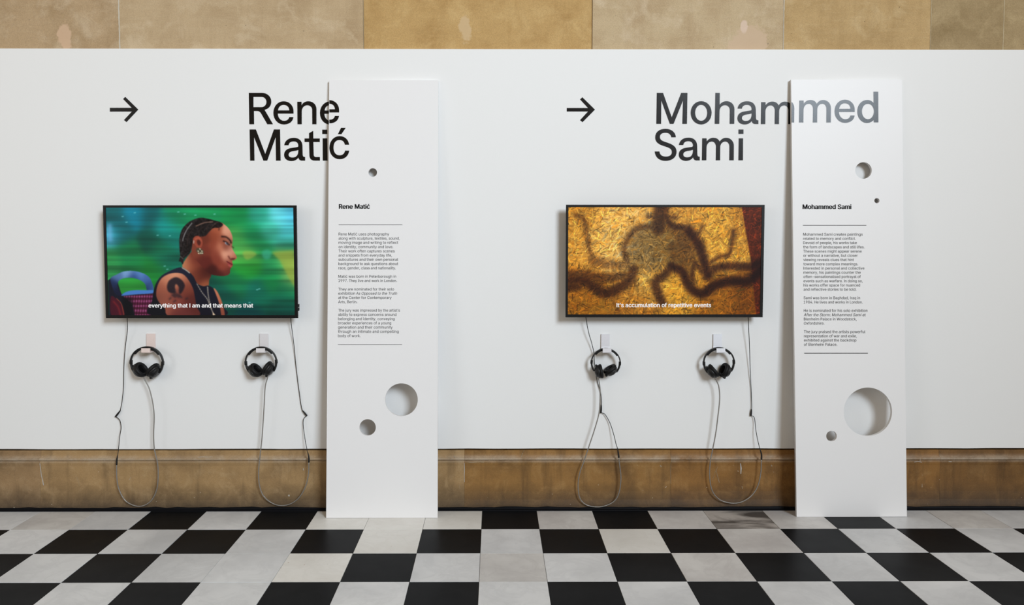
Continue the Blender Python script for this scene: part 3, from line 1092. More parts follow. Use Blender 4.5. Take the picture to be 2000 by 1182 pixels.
def picture_bus():
    c = Canvas(60, 1823, 70, 1066)
    bg = [(100, 130, (14, 88, 100)), (90, 320, (84, 158, 205)), (150, 230, (12, 92, 110)), (330, 140, (8, 118, 160)), (600, 230, (18, 140, 146)),
          (200, 300, (8, 80, 90)), (480, 350, (6, 66, 56)), (470, 150, (8, 80, 90)), (650, 330, (14, 120, 110)), (250, 480, (18, 118, 60)),
          (300, 600, (22, 116, 50)), (100, 560, (50, 140, 60)), (700, 150, (16, 130, 80)), (850, 100, (20, 152, 84)), (1000, 120, (20, 142, 72)),
          (1300, 130, (18, 150, 66)), (1500, 130, (50, 155, 130)), (1690, 130, (116, 192, 216)), (1790, 110, (84, 150, 200)), (1780, 320, (100, 200, 228)),
          (1600, 290, (72, 175, 150)), (1420, 300, (18, 140, 74)), (1300, 350, (86, 168, 60)), (1500, 420, (24, 126, 60)), (1780, 420, (30, 110, 70)),
          (1400, 500, (104, 160, 52)), (1760, 540, (158, 168, 62)), (1800, 720, (136, 152, 60)), (1640, 600, (44, 150, 76)), (1400, 640, (38, 158, 34)),
          (1600, 750, (18, 124, 54)), (1750, 820, (14, 100, 60)), (1300, 800, (18, 106, 56)), (1200, 920, (8, 70, 60)), (1500, 900, (8, 92, 66)),
          (1700, 960, (8, 84, 62)), (1700, 1050, (4, 58, 54)), (1400, 1040, (4, 64, 72)), (500, 640, (24, 116, 32)), (600, 550, (12, 96, 76)),
          (330, 760, (42, 126, 30)), (560, 450, (14, 100, 60)), (1450, 820, (12, 96, 84))]
    c.img = c.field(bg, 62)
    # streaks of a view blurred by travel
    nz = RNG.normal(size=(PH, PW))
    nz = c.blur(nz, 260, 7)
    nz /= nz.std()
    n2 = c.blur(RNG.normal(size=(PH, PW)), 120, 22)
    n2 /= n2.std()
    c.img *= (1 + 0.055 * nz + 0.08 * n2)[..., None]
    g = c.img.mean(-1, keepdims=True)
    c.img = c.img * 0.74 + 0.26 * np.array((12, 104, 84.)) * (0.4 + g / 100)
    c.over(c.poly([(1340, 480), (1420, 470), (1470, 500), (1400, 545), (1360, 540)], True, 8) * 0.55, (160, 170, 70))
    c.over(c.poly([(1610, 480), (1820, 460), (1822, 800), (1760, 700), (1690, 560)], False, 10) * 0.7, (150, 165, 62))
    c.over(c.poly([(1520, 480), (1570, 455), (1610, 480), (1590, 540), (1540, 540)], True, 10) * 0.6, (60, 170, 140))
    c.over(c.stroke([(90, 240), (92, 360)], 40, 10) * 0.7, (110, 175, 220))
    for (u, v) in [(215, 152), (330, 118), (655, 330), (600, 610), (625, 640), (540, 325), (250, 205), (740, 110), (800, 130), (1470, 830), (1490, 822), (1395, 950), (900, 140), (1080, 130)]:
        c.over(c.stroke([(u - 6, v), (u + 6, v - 2)], 6, 2) * 0.7, (150, 220, 220))
    # bus seats
    c.over(c.poly([(62, 740), (90, 722), (150, 700), (155, 770), (185, 870), (300, 870), (490, 850), (490, 1066), (62, 1066)], False, 3), (16, 18, 32))
    arch = c.poly([(85, 724), (140, 690), (210, 660), (300, 654), (390, 674), (450, 712), (480, 770), (490, 832), (450, 834), (424, 828), (413, 780),
                   (370, 742), (290, 718), (210, 722), (165, 745), (150, 785), (165, 835), (190, 880), (130, 872), (100, 800)], True, 2.5)
    col = c.field([(250, 665, (120, 160, 205)), (350, 670, (86, 130, 190)), (150, 700, (78, 112, 160)), (110, 780, (24, 38, 74)), (140, 850, (16, 22, 44)),
                   (300, 712, (36, 62, 118)), (430, 740, (64, 100, 160)), (460, 800, (18, 30, 62)), (485, 800, (70, 120, 190))], 34)
    c.img = c.img * (1 - arch[..., None]) + arch[..., None] * col
    c.over(c.poly([(188, 876), (240, 845), (330, 832), (430, 833), (490, 834), (482, 862), (330, 872), (200, 884)], True, 3), (66, 116, 188))
    pl = c.poly([(200, 888), (330, 878), (482, 864), (472, 1066), (305, 1066), (285, 960)], False, 3)
    st = np.zeros((PH, PW, 3)) + np.array((62, 14, 36.))
    sx = (np.sin((c.U + 0.12 * c.V) * 2 * math.pi / 24) > 0.35)
    sy = (np.sin(c.V * 2 * math.pi / 44) > 0.2)
    st *= 0.85
    st += sx[..., None] * np.array((34, 12, 24.)) + sy[..., None] * np.array((38, 16, 30.)) + (sx & sy)[..., None] * np.array((30, 40, 40.))
    st = c.blur(st, 3)
    c.img = c.img * (1 - pl[..., None]) + pl[..., None] * st
    c.mul(c.poly([(285, 900), (300, 1066), (190, 1066), (190, 900)], False, 14), (.35, .3, .4))
    c.over(c.poly([(84, 896), (130, 908), (180, 960), (205, 1066), (84, 1068)], True, 3), (64, 14, 30))
    c.over(c.stroke([(110, 940), (150, 990), (170, 1060)], 10, 5) * 0.6, (150, 40, 40))
    c.over(c.stroke([(140, 912), (182, 962), (203, 1060)], 4, 2) * 0.8, (190, 90, 50))
    # neck
    nk = c.poly([(860, 470), (790, 560), (768, 620), (840, 690), (890, 770), (1000, 800), (1018, 740), (1040, 690), (1060, 600), (900, 440)], True, 2.5)
    ncol = c.field([(790, 600, (186, 120, 84)), (850, 600, (140, 70, 48)), (930, 690, (84, 32, 24)), (1000, 690, (64, 22, 18)), (1000, 770, (150, 82, 54)),
                    (900, 560, (104, 42, 32)), (880, 700, (120, 58, 40))], 40)
    c.img = c.img * (1 - nk[..., None]) + nk[..., None] * ncol
    # face
    fc = c.poly([(1130, 205), (1180, 232), (1218, 272), (1240, 320), (1247, 360), (1243, 400), (1240, 440), (1254, 472), (1276, 510), (1281, 534), (1264, 550),
                 (1240, 556), (1241, 580), (1242, 603), (1226, 626), (1216, 650), (1216, 672), (1196, 692), (1150, 702), (1090, 698), (1040, 686), (985, 650),
                 (920, 575), (866, 520), (856, 430), (880, 340), (960, 280), (1050, 235)], True, 2.2)
    fcol = c.field([(1100, 270, (160, 82, 56)), (1195, 290, (216, 152, 124)), (1225, 330, (190, 126, 100)), (1000, 350, (104, 44, 30)), (1060, 330, (138, 64, 42)),
                    (1165, 500, (228, 164, 134)), (1120, 445, (190, 116, 88)), (1195, 520, (214, 150, 124)), (1085, 480, (130, 58, 42)), (1110, 530, (128, 56, 42)), (1060, 420, (134, 60, 42)), (1000, 470, (112, 46, 34)), (1000, 570, (92, 32, 26)),
                    (1100, 560, (124, 52, 38)), (1150, 620, (138, 62, 46)), (1050, 640, (62, 20, 18)), (1190, 670, (98, 42, 34)), (1120, 685, (70, 24, 22)),
                    (1255, 520, (160, 84, 64)), (1232, 460, (206, 146, 122)), (1190, 440, (120, 58, 44)), (1225, 505, (220, 156, 132)), (1205, 555, (130, 62, 48)),
                    (940, 560, (92, 34, 28)), (900, 500, (120, 56, 40)), (1150, 360, (150, 78, 56)), (1240, 400, (150, 90, 72))], 29)
    c.img = c.img * (1 - fc[..., None]) + fc[..., None] * fcol
    # hair and braids
    hair = c.poly([(735, 565), (748, 515), (742, 430), (745, 350), (770, 272), (820, 215), (880, 180), (950, 162), (1020, 172), (1090, 190), (1132, 202),
                   (1158, 226), (1130, 252), (1066, 258), (1022, 298), (990, 330), (940, 337), (900, 340), (872, 370), (862, 430), (845, 480), (818, 512),
                   (785, 540), (772, 592), (750, 566)], True, 3)
    c.over(hair, (22, 16, 17))
    hz = c.blur(RNG.normal(size=(PH, PW)), 6)
    hz /= hz.std()
    c.img += (hair * hz * 7)[..., None]
    for pts, w, cc, op in [([(865, 212), (815, 275), (782, 345), (776, 375)], 7, (176, 178, 180), .75), ([(905, 238), (985, 208), (1060, 200)], 8, (168, 130, 110), .7),
                           ([(870, 270), (830, 330), (815, 420)], 6, (58, 44, 40), .8), ([(800, 260), (765, 330), (760, 430)], 5, (60, 52, 50), .7),
                           ([(1040, 262), (1085, 215), (1110, 205)], 6, (90, 64, 52), .6), ([(1000, 285), (1010, 240), (1040, 215)], 6, (66, 48, 42), .6),
                           ([(930, 330), (935, 280), (970, 250)], 6, (56, 40, 36), .6), ([(750, 520), (775, 540)], 8, (130, 140, 130), .5),
                           ([(830, 480), (800, 500), (770, 530)], 6, (56, 48, 46), .6), ([(1100, 235), (1120, 258), (1118, 275)], 9, (50, 24, 20), .7)]:
        c.over(c.stroke(pts, w, 2.2) * op, cc)
    for k in range(14):
        t = k / 13
        u, v = 760 + 120 * t ** 1.3, 500 - 300 * t
        c.over(c.stroke([(u - 4, v), (u + 6, v - 5)], 5, 2) * 0.5, (62, 58, 58))
    # ear, earring
    c.over(c.poly([(872, 366), (890, 336), (925, 330), (955, 358), (962, 400), (948, 436), (918, 446), (892, 412)], True, 2.5), (146, 66, 48))
    c.over(c.stroke([(895, 360), (925, 348), (945, 375)], 10, 3) * .7, (188, 96, 70))
    c.over(c.poly([(910, 372), (935, 368), (945, 395), (930, 420), (912, 400)], True, 4) * .85, (62, 22, 18))
    c.over(c.stroke([(880, 376), (878, 396)], 5, 2), (200, 200, 190))
    c.over(c.stroke([(922, 462), (948, 478)], 44, 3), (70, 62, 46))
    for (u, v) in [(918, 470), (935, 450), (952, 470), (940, 488), (922, 490), (955, 488)]:
        c.over(c.stroke([(u, v), (u + 4, v + 2)], 8, 2), (226, 220, 190))
    # eye, brow, nostril, lips
    c.over(c.stroke([(1146, 336), (1188, 342), (1222, 372), (1230, 392)], 13, 3.5), (38, 14, 12))
    c.over(c.stroke([(1160, 378), (1188, 388), (1212, 412)], 10, 3), (30, 12, 12))
    c.over(c.stroke([(1180, 396), (1194, 406)], 13, 2.5), (150, 160, 178))
    c.over(c.stroke([(1190, 398), (1196, 406)], 8, 2), (14, 10, 14))
    c.over(c.stroke([(1240, 430), (1252, 438)], 10, 3) * .7, (60, 22, 18))
    c.over(c.stroke([(1205, 520), (1222, 545), (1250, 548)], 11, 4) * .8, (74, 26, 22))
    c.over(c.stroke([(1236, 540), (1262, 540)], 9, 3) * .8, (60, 18, 16))
    c.over(c.poly([(1190, 568), (1214, 572), (1242, 590), (1236, 612), (1222, 623), (1200, 602)], True, 2.5), (148, 58, 56))
    c.over(c.stroke([(1188, 566), (1212, 582), (1238, 594)], 5, 2), (56, 14, 14))
    c.over(c.stroke([(1206, 602), (1226, 612)], 6, 3) * .5, (196, 120, 110))
    # top, arm, far shoulder
    sh = c.poly([(470, 1070), (474, 930), (505, 790), (560, 706), (640, 658), (745, 620), (800, 640), (866, 700), (905, 772), (960, 796), (1006, 790),
                 (1052, 815), (1090, 880), (1130, 970), (1146, 1072)], True, 2.5)
    sc_ = c.field([(700, 650, (24, 28, 46)), (900, 850, (16, 17, 32)), (1050, 900, (20, 22, 38)), (500, 1000, (10, 10, 20)), (1000, 1000, (12, 12, 24))], 90)
    c.img = c.img * (1 - sh[..., None]) + sh[..., None] * sc_
    arm = c.poly([(513, 880), (528, 792), (570, 722), (640, 682), (720, 672), (780, 690), (830, 750), (864, 820), (880, 900), (892, 980), (912, 1072), (632, 1072),
                  (592, 1000), (542, 950)], True, 3)
    acol = c.field([(640, 720, (186, 118, 90)), (705, 690, (222, 158, 122)), (560, 830, (152, 84, 64)), (800, 800, (112, 52, 40)), (850, 950, (84, 34, 30)),
                    (700, 950, (124, 58, 48)), (600, 950, (142, 78, 62)), (750, 1050, (96, 42, 40)), (530, 900, (110, 60, 48)), (770, 720, (170, 100, 74))], 50)
    c.img = c.img * (1 - arm[..., None]) + arm[..., None] * acol
    tat = c.poly([(618, 792), (640, 742), (700, 712), (755, 735), (786, 786), (768, 838), (742, 868), (726, 850), (730, 806), (704, 776), (692, 806), (702, 852),
                  (664, 862), (626, 842)], True, 5)
    c.over(tat * .9, (24, 20, 30))
    for pts, w in [([(690, 872), (725, 886)], 36), ([(668, 880), (690, 895)], 16), ([(740, 890), (752, 900)], 14), ([(680, 940), (694, 930)], 12), ([(795, 915), (806, 908)], 11), ([(640, 915), (650, 905)], 10)]:
        c.over(c.stroke(pts, w, 5) * .75, (40, 28, 34))
    c.over(c.stroke([(700, 838), (722, 846)], 12, 4) * .6, (120, 70, 60))
    far_ = c.poly([(1058, 812), (1095, 850), (1130, 930), (1152, 1010), (1158, 1072), (1128, 1072), (1112, 970), (1082, 880)], True, 3)
    fcol = c.field([(1080, 830, (190, 116, 86)), (1120, 920, (170, 98, 72)), (1140, 1050, (130, 66, 50))], 50)
    c.img = c.img * (1 - far_[..., None]) + far_[..., None] * fcol
    # chains
    for pts in ([(898, 770), (945, 850), (995, 915), (1022, 985), (1050, 1050)], [(1000, 800), (1003, 860), (1014, 930), (1034, 1010)], [(762, 622), (800, 645), (835, 672)]):
        q = catmull([(p[0], p[1], 0) for p in pts], 8)
        for k, p in enumerate(q[:-1]):
            c.over(c.stroke([(p.x, p.y), (p.x + 3, p.y + 4)], 6, 2) * (0.8 if k % 2 else 0.35), (206, 194, 170))
    c.over(c.poly([(1046, 1038), (1070, 1064), (1046, 1066)], False, 2), (216, 190, 160))
    return np.clip(c.img, 0, 255)


def picture_gold():
    c = Canvas(96, 1872, 63, 1060)
    c.img = c.field([(450, 400, (226, 178, 92)), (620, 150, (220, 170, 86)), (150, 200, (190, 138, 52)), (150, 500, (206, 150, 58)), (1450, 200, (204, 154, 58)),
                     (1500, 400, (208, 158, 62)), (1100, 800, (204, 152, 50)), (780, 750, (220, 170, 76)), (300, 950, (156, 104, 26)), (700, 950, (164, 108, 32)),
                     (1500, 950, (150, 96, 22)), (1750, 950, (110, 62, 12)), (120, 1000, (132, 82, 16)), (1250, 130, (200, 146, 60)), (800, 450, (176, 146, 80)),
                     (1000, 400, (160, 122, 50)), (1750, 200, (170, 116, 40)), (150, 800, (150, 96, 26))], 120)
    H, W = PH, PW
    # thousands of pressed wood strands
    tex = np.ones((H, W))
    tint = np.zeros((H, W))
    for k in range(6200):
        thin = k > 2400
        L = RNG.uniform(24, 84) if thin else RNG.uniform(40, 120)
        w = RNG.uniform(2.5, 7) if thin else RNG.uniform(10, 26)
        a = RNG.normal(-0.7, 0.9)
        u, v = RNG.uniform(90, 1880), RNG.uniform(60, 1064)
        cu, cv = (u - c.u0) * c.su, (v - c.v0) * c.sv
        r = L * c.su / 2 + 2
        i0, i1, j0, j1 = int(max(0, cu - r)), int(min(W, cu + r + 1)), int(max(0, cv - r)), int(min(H, cv + r + 1))
        if i1 <= i0 or j1 <= j0:
            continue
        X, Y = c.U[j0:j1, i0:i1] - u, c.V[j0:j1, i0:i1] - v
        p, q = X * math.cos(a) + Y * math.sin(a), -X * math.sin(a) + Y * math.cos(a)
        m = np.clip((L / 2 - abs(p)) / 3, 0, 1) * np.clip((w / 2 - abs(q)) / 2.2 + .3, 0, 1)
        val = RNG.choice([0.42, 0.62, 0.84, 1.0, 1.14, 1.3, 1.48], p=[.08, .12, .18, .22, .2, .13, .07]) if thin else RNG.uniform(0.84, 1.14)
        edge = np.clip((q - w * .28) / 2.0, 0, 1) * .28
        tex[j0:j1, i0:i1] = tex[j0:j1, i0:i1] * (1 - m) + m * (val - edge)
        tint[j0:j1, i0:i1] = tint[j0:j1, i0:i1] * (1 - m) + m * RNG.normal(0, 1)
    tex = np.clip(1 + (tex - 1) * 1.25, .2, 2)
    c.img *= tex[..., None]
    c.img *= 1 + tint[..., None] * np.array([0.03, -0.02, -0.16])
    # darker red board at the right edge
    rb = c.poly([(1688, 60), (1880, 60), (1880, 1064), (1838, 1064), (1782, 560)], False, 3)
    dk = np.array((80, 30, 11.)) * (0.45 + 0.55 * np.clip(tex, 0.2, 2) ** 2.2)[..., None]
    c.img = c.img * (1 - rb[..., None]) + rb[..., None] * dk
    # soft shadow cast on the boards
    sh = np.zeros((H, W))

    def add(m, k):
        nonlocal sh
        sh = np.maximum(sh, m * k)
    c.img *= np.array((1.0, .955, .88))
    add(c.poly([(1040, 290), (1240, 330), (1300, 520), (1210, 760), (1060, 620), (1090, 480)], True, 30), .55)
    body = c.poly([(640, 300), (760, 240), (900, 270), (1200, 290), (1260, 480), (1100, 600), (1000, 690), (700, 660), (600, 560), (600, 420)], True, 26)
    add(body, .30)
    for pts, w, k in [([(950, 60), (945, 130), (925, 260)], 95, .72), ([(830, 152), (1080, 156)], 20, .8), ([(985, 140), (1050, 238), (1200, 262), (1280, 330)], 44, .82),
                      ([(900, 255), (760, 250), (665, 330), (612, 450), (640, 560)], 40, .66), ([(1200, 280), (1290, 400), (1340, 540), (1385, 690)], 66, .9),
                      ([(1380, 596), (1490, 525), (1578, 500), (1602, 400), (1616, 280)], 24, .85), ([(1290, 325), (1330, 240)], 16, .8),
                      ([(1380, 705), (1450, 630), (1600, 608), (1790, 612), (1880, 560)], 54, .84),
                      ([(1050, 610), (1150, 660), (1200, 770), (1262, 842), (1350, 862), (1450, 790), (1600, 750), (1760, 750), (1880, 640)], 62, .92),
                      ([(1262, 575), (1330, 655), (1392, 712)], 36, .84), ([(1262, 590), (1240, 680), (1250, 780)], 40, .8),
                      ([(1060, 430), (1100, 560), (1180, 700)], 90, .5),
                      ([(90, 740), (250, 745), (330, 800), (440, 860), (540, 830), (660, 740), (700, 640)], 66, .78), ([(90, 690), (240, 690), (400, 720), (620, 700)], 60, .62),
                      ([(90, 810), (190, 790)], 60, .7), ([(320, 555), (500, 600), (650, 600)], 60, .5), ([(170, 140), (240, 180), (270, 320), (296, 470), (340, 560)], 22, .66),
                      ([(1050, 610), (985, 690), (905, 760), (930, 860), (965, 950)], 58, .8), ([(720, 660), (712, 780)], 26, .5), ([(480, 880), (540, 980), (570, 1050)], 8, .5),
                      ([(640, 780), (670, 870)], 8, .4), ([(1030, 260), (1220, 330)], 60, .5), ([(1100, 380), (1250, 330)], 40, .45)]:
        add(c.stroke(pts, w * 1.5, 11), k)
    sh = c.blur(sh, 5)
    c.img *= (1 - sh[..., None] * np.array([0.90, 0.95, 0.93]))
    c.img += sh[..., None] * np.array((14, 4, 5.))
    yy = (c.V - 63) / 1000
    c.img *= (1.06 - .22 * np.clip(yy - .6, 0, 1))[..., None]
    g = np.exp(-((c.U - 830) ** 2 + (c.V - 480) ** 2) / (2 * 210 ** 2))
    c.img *= 1 + g[..., None] * np.array([-.05, .0, .12])
    return np.clip(c.img, 0, 255)


def screen_mat():
    m = NT('lit_display')
    at = m.n('ShaderNodeAttribute', attribute_name='picture')
    m.b.inputs['Base Color'].default_value = (0.004, 0.004, 0.004, 1)
    m.l(at.outputs['Color'], m.b.inputs['Emission Color'])
    m.b.inputs['Emission Strength'].default_value = 1.0
    m.b.inputs['Roughness'].default_value = 0.35
    m.b.inputs['Specular IOR Level'].default_value = 0.15
    return m.m


M_screen = screen_mat()
M_sub = flat_emit('lit_subtitle', (246, 246, 246), 0.95)


def screen_mesh(x0, x1, z0, z1, y, img):
    h, w = img.shape[:2]
    nx, nz = w + 1, h + 1
    X, Z = np.meshgrid(np.linspace(x0, x1, nx), np.linspace(z1, z0, nz))
    co = np.stack([X, np.full_like(X, y), Z], -1).reshape(-1, 3)
    idx = np.arange(nx * nz).reshape(nz, nx)
    quads = np.stack([idx[:-1, :-1], idx[1:, :-1], idx[1:, 1:], idx[:-1, 1:]], -1).reshape(-1, 4)
    me = bpy.data.meshes.new('screen')
    me.vertices.add(len(co))
    me.vertices.foreach_set('co', co.ravel())
    me.loops.add(quads.size)
    me.loops.foreach_set('vertex_index', quads.ravel().astype(np.int32))
    me.polygons.add(len(quads))
    me.polygons.foreach_set('loop_start', np.arange(0, quads.size, 4, dtype=np.int32))
    me.update(calc_edges=True)
    a = np.array(lin(img)).transpose(0, 1, 2) if False else None
    c = img / 255.0
    c = np.where(c <= 0.04045, c / 12.92, ((c + 0.055) / 1.055) ** 2.4)
    pad = np.zeros((nz, nx, 3))
    cnt = np.zeros((nz, nx, 1))
    for dj in (0, 1):
        for di in (0, 1):
            pad[dj:dj + h, di:di + w] += c
            cnt[dj:dj + h, di:di + w] += 1
    pad /= cnt
    at = me.color_attributes.new('picture', 'FLOAT_COLOR', 'POINT')
    at.data.foreach_set('color', np.concatenate([pad, np.ones((nz, nx, 1))], -1).ravel().astype(np.float32))
    return me


# ================================================================ TELEVISIONS
def television(tlx, trx, ty, by, bez, img, sub, label, ports):
    YF, DP = -0.080, 0.014
    A, B = on_y(tlx, ty, YF), on_y(trx, by, YF)
    x0, x1, z1, z0 = A.x, B.x, A.z, B.z
    root = empty('television', ((x0 + x1) / 2, 0.0, z0))
    inv = Matrix.Translation(root.location).inverted()
    bl, bt_, br, bb = [q / 355.0 for q in bez]
    bm = bmesh.new()
    outer = [(x0, z0), (x1, z0), (x1, z1), (x0, z1)]
    inner = [(x0 + bl, z0 + bb), (x1 - br, z0 + bb), (x1 - br, z1 - bt_), (x0 + bl, z1 - bt_)]
    ring = lambda pts, y: [bm.verts.new((p[0], y, p[1])) for p in pts]
    c = 0.0015
    outer_c = [(x0 + c, z0 + c), (x1 - c, z0 + c), (x1 - c, z1 - c), (x0 + c, z1 - c)]
    R_ = [ring(outer, YF + DP), ring(outer, YF + c), ring(outer_c, YF), ring(inner, YF), ring(inner, YF + 0.004)]
    for a, b in zip(R_, R_[1:]):
        for k in range(4):
            bm.faces.new((a[k], a[(k + 1) % 4], b[(k + 1) % 4], b[k]))
    bm.faces.new(R_[0][::-1])
    me = bm_mesh(bm)
    me.transform(inv)
    link('bezel', me, M_tv, root)
    me = screen_mesh(inner[0][0], inner[1][0], inner[0][1], inner[2][1], YF + 0.0028, img)
    me.transform(inv)
    s = link('screen', me, M_screen, root)
    s['label'] = label[1]
    bm = bmesh.new()
    txt, sx0, sx1, sy, em = sub
    put_text(bm, txt, sx0, sx1, sy, em, lambda px, py: on_y(px, py, YF + 0.0018), weight=0.02)
    flat_obj('subtitle_text', bm, M_sub, s, inv)
    # shell at the back and its wall bracket
    me = bm_mesh(box_bm(x0 + 0.03, x1 - 0.03, YF + DP, -0.012, z0 + 0.03, z1 - 0.05, 0.008))
    me.transform(inv)
    link('back_shell', me, M_tvback, root)
    me = bm_mesh(box_bm((x0 + x1) / 2 - 0.20, (x0 + x1) / 2 + 0.20, -0.014, -0.0005, z0 + 0.2, z1 - 0.2, 0.002))
    me.transform(inv)
    link('wall_bracket', me, M_tvback, root)
    if ports:
        for (pz0, pz1) in ((594, 600), (601, 607)):
            q = on_y(582, pz0, YF + 0.02), on_y(582, pz1, YF + 0.02)
            me = bm_mesh(box_bm(x1 - 0.001, x1 + 0.003, YF + 0.012, YF + 0.03, q[1].z, q[0].z, 0.001))
            me.transform(inv)
            link('side_plug', me, M_tvback, root)
    tag(root, label[0], 'television', 'televisions on the white panel')
    return root


television(200.5, 581.5, 401, 621.5, (5.6, 4.6, 5.8, 5.6), picture_bus(),
           ('everything that I am and that means that', 290, 494.5, 600.8, 7.9),
           ('wall mounted black television left, showing a seated person against blurred green', 'lit screen with a person in profile on a bus and a subtitle'), True)
television(1105.8, 1489.8, 400, 620, (4.2, 4.6, 5.6, 5.8), picture_gold(),
           ("It's accumulation of repetitive events", 1204, 1389, 600.0, 7.9),
           ('wall mounted black television right, showing a shadow on golden chipboard', 'lit screen with a dark shadow on golden strand board and a subtitle'), False)

# ================================================================ WALL HOOKS
HOOKS = [(294.5, 652, 688, 286.5, 'pinkish white wall hook under the left end of the green screen, headphones hung on it', (232, 212, 204)),
         (515.5, 652, 688, 506.8, 'white wall hook under the right end of the green screen, headphones hung on it', (224, 219, 219)),
         (1182.5, 653, 690, 1184.3, 'white wall hook under the left end of the golden screen, headphones hung on it', (224, 221, 224)),
         (1401.5, 653, 690, 1407.8, 'white wall hook under the right end of the golden screen, headphones hung on it', (232, 233, 238))]
Y_BAND = -0.046
hook_info = []
for (cx, ty, by, lipx, lab, col) in HOOKS:
    top = on_y(cx, ty, -0.006)
    YL = -0.074
    lip = on_y(lipx, 680.5, YL)
    lipb = on_y(lipx, 689.8, YL)
    root = empty('wall_hook', (top.x, 0, lipb.z))
    hw = 0.0235
    zt, zb = top.z - root.location.z, 0.0
    lh = lip.z - lipb.z
    T = 0.007
    prof_h = [(-0.0005, zt), (-T - 0.001, zt), (-T - 0.002, 0.05), (-T - 0.002, T + 0.020), (-0.014, T + 0.007), (-0.026, T), (YL + T, T),
              (YL + T, lh - 0.001), (YL + T - 0.001, lh), (YL + 0.001, lh), (YL, lh - 0.001), (YL, 0.003), (YL + 0.003, 0.0), (-0.024, 0.0), (-0.012, 0.005), (-0.0005, 0.022)]
    bm = bmesh.new()
    dxl = lip.x - top.x
    rings = []
    for s in (-1, 1):
        rings.append([bm.verts.new((s * hw, y, z)) for y, z in prof_h])
    m_ = len(prof_h)
    for k in range(m_):
        bm.faces.new((rings[0][k], rings[0][(k + 1) % m_], rings[1][(k + 1) % m_], rings[1][k]))
    bm.faces.new(rings[0][::-1])
    bm.faces.new(rings[1])
    link('hook_bracket', bm_mesh(bm), paint_mat('white_hook_coat', col, 0.4, 0.04, 90, 0.45), root)
    tag(root, lab, 'hook', 'white hooks under the televisions')
    hook_info.append((root.location.x, root.location.z + T))

# ================================================================ HEADPHONES
R_BAND = 0.0845


def arc_pts(r, a0, a1, n=24, yoff=0.0):
    return [Vector((r * math.sin(math.radians(a0 + (a1 - a0) * k / n)), yoff, r * math.cos(math.radians(a0 + (a1 - a0) * k / n)))) for k in range(n + 1)]


def strip_arc(bm, r0, r1, a0, a1, w0, w1, n=20, end=0.0):
    """curved bar: radius r0..r1, depth half-width w0 -> w1 at the ends, chamfered"""
    rings = []
    for k in range(n + 1):
        t = k / n
        a = math.radians(a0 + (a1 - a0) * t)
        w = w0 + (w1 - w0) * abs(2 * t - 1)
        c = min(0.25 * (r1 - r0), 0.25 * w)
        pts = [(r0 + c, -w), (r1 - c, -w), (r1, -w + c), (r1, w - c), (r1 - c, w), (r0 + c, w), (r0, w - c), (r0, -w + c)]
        rings.append([bm.verts.new((r * math.sin(a), y, r * math.cos(a))) for r, y in pts])
    for A, B in zip(rings, rings[1:]):
        for k in range(8):
            bm.faces.new((A[k], A[(k + 1) % 8], B[(k + 1) % 8], B[k]))
    bm.faces.new(rings[0][::-1])
    bm.faces.new(rings[-1])
    return bm


def lathe(profile, seg=36, sy=1.0):
    """profile of (radius, height) about local z; sy stretches one axis for oval cups"""
    bm = bmesh.new()
    rings = []
    for r, h in profile:
        rings.append([bm.verts.new((r * math.cos(2 * math.pi * k / seg), r * sy * math.sin(2 * math.pi * k / seg), h)) for k in range(seg)])
    for A, B in zip(rings, rings[1:]):
        for k in range(seg):
            bm.faces.new((A[k], A[(k + 1) % seg], B[(k + 1) % seg], B[k]))
    bm.faces.new(rings[0][::-1])
    bm.faces.new(rings[-1])
    return bm


SHELL = [(0.012, -0.0255), (0.022, -0.0245), (0.029, -0.021), (0.034, -0.014), (0.0365, -0.008), (0.039, -0.007), (0.041, -0.004), (0.041, 0.001), (0.038, 0.003), (0.02, 0.003)]
CUSH = [(0.036, 0.002), (0.0405, 0.003), (0.0435, 0.008), (0.0440, 0.013), (0.0415, 0.019), (0.036, 0.0215), (0.029, 0.0205), (0.0245, 0.016), (0.0235, 0.010), (0.0235, 0.006), (0.004, 0.005)]
CLOTH = [(0.0232, 0.0062), (0.0225, 0.0075), (0.006, 0.0078)]

me_band = bm_mesh(strip_arc(bmesh.new(), R_BAND + 0.0005, R_BAND + 0.0065, -88, 88, 0.0125, 0.009, 36))
me_padL = bm_mesh(strip_arc(bmesh.new(), R_BAND - 0.0068, R_BAND + 0.0010, -54, 54, 0.0135, 0.011, 24))
slider_meshes = {}
for s in (-1, 1):
    bm = bmesh.new()
    a = (82, 96) if s > 0 else (-96, -82)
    strip_arc(bm, R_BAND - 0.0045, R_BAND + 0.0085, a[0], a[1], 0.0085, 0.0078, 6)
    slider_meshes[s] = bm_mesh(bm)
arm_meshes = {}
for s in (-1, 1):
    bm = bmesh.new()
    a = (92, 128) if s > 0 else (-128, -92)
    strip_arc(bm, R_BAND - 0.0038, R_BAND + 0.0062, a[0], a[1], 0.0075, 0.0065, 14)
    arm_meshes[s] = bm_mesh(bm)
me_shell = bm_mesh(lathe(SHELL))
me_cush = bm_mesh(lathe(CUSH))
me_cloth = bm_mesh(lathe(CLOTH))
bmq = lathe([(0.002, -0.0262), (0.0062, -0.0262), (0.0068, -0.0250), (0.0068, -0.0235)], 16)
me_badge = bm_mesh(bmq)
me_fork = bm_mesh(box_bm(-0.006, 0.006, -0.018, 0.018, -0.0265, -0.018, 0.0015))
me_hinge = bm_mesh(box_bm(-0.045, -0.030, -0.010, 0.010, -0.016, -0.004, 0.002))


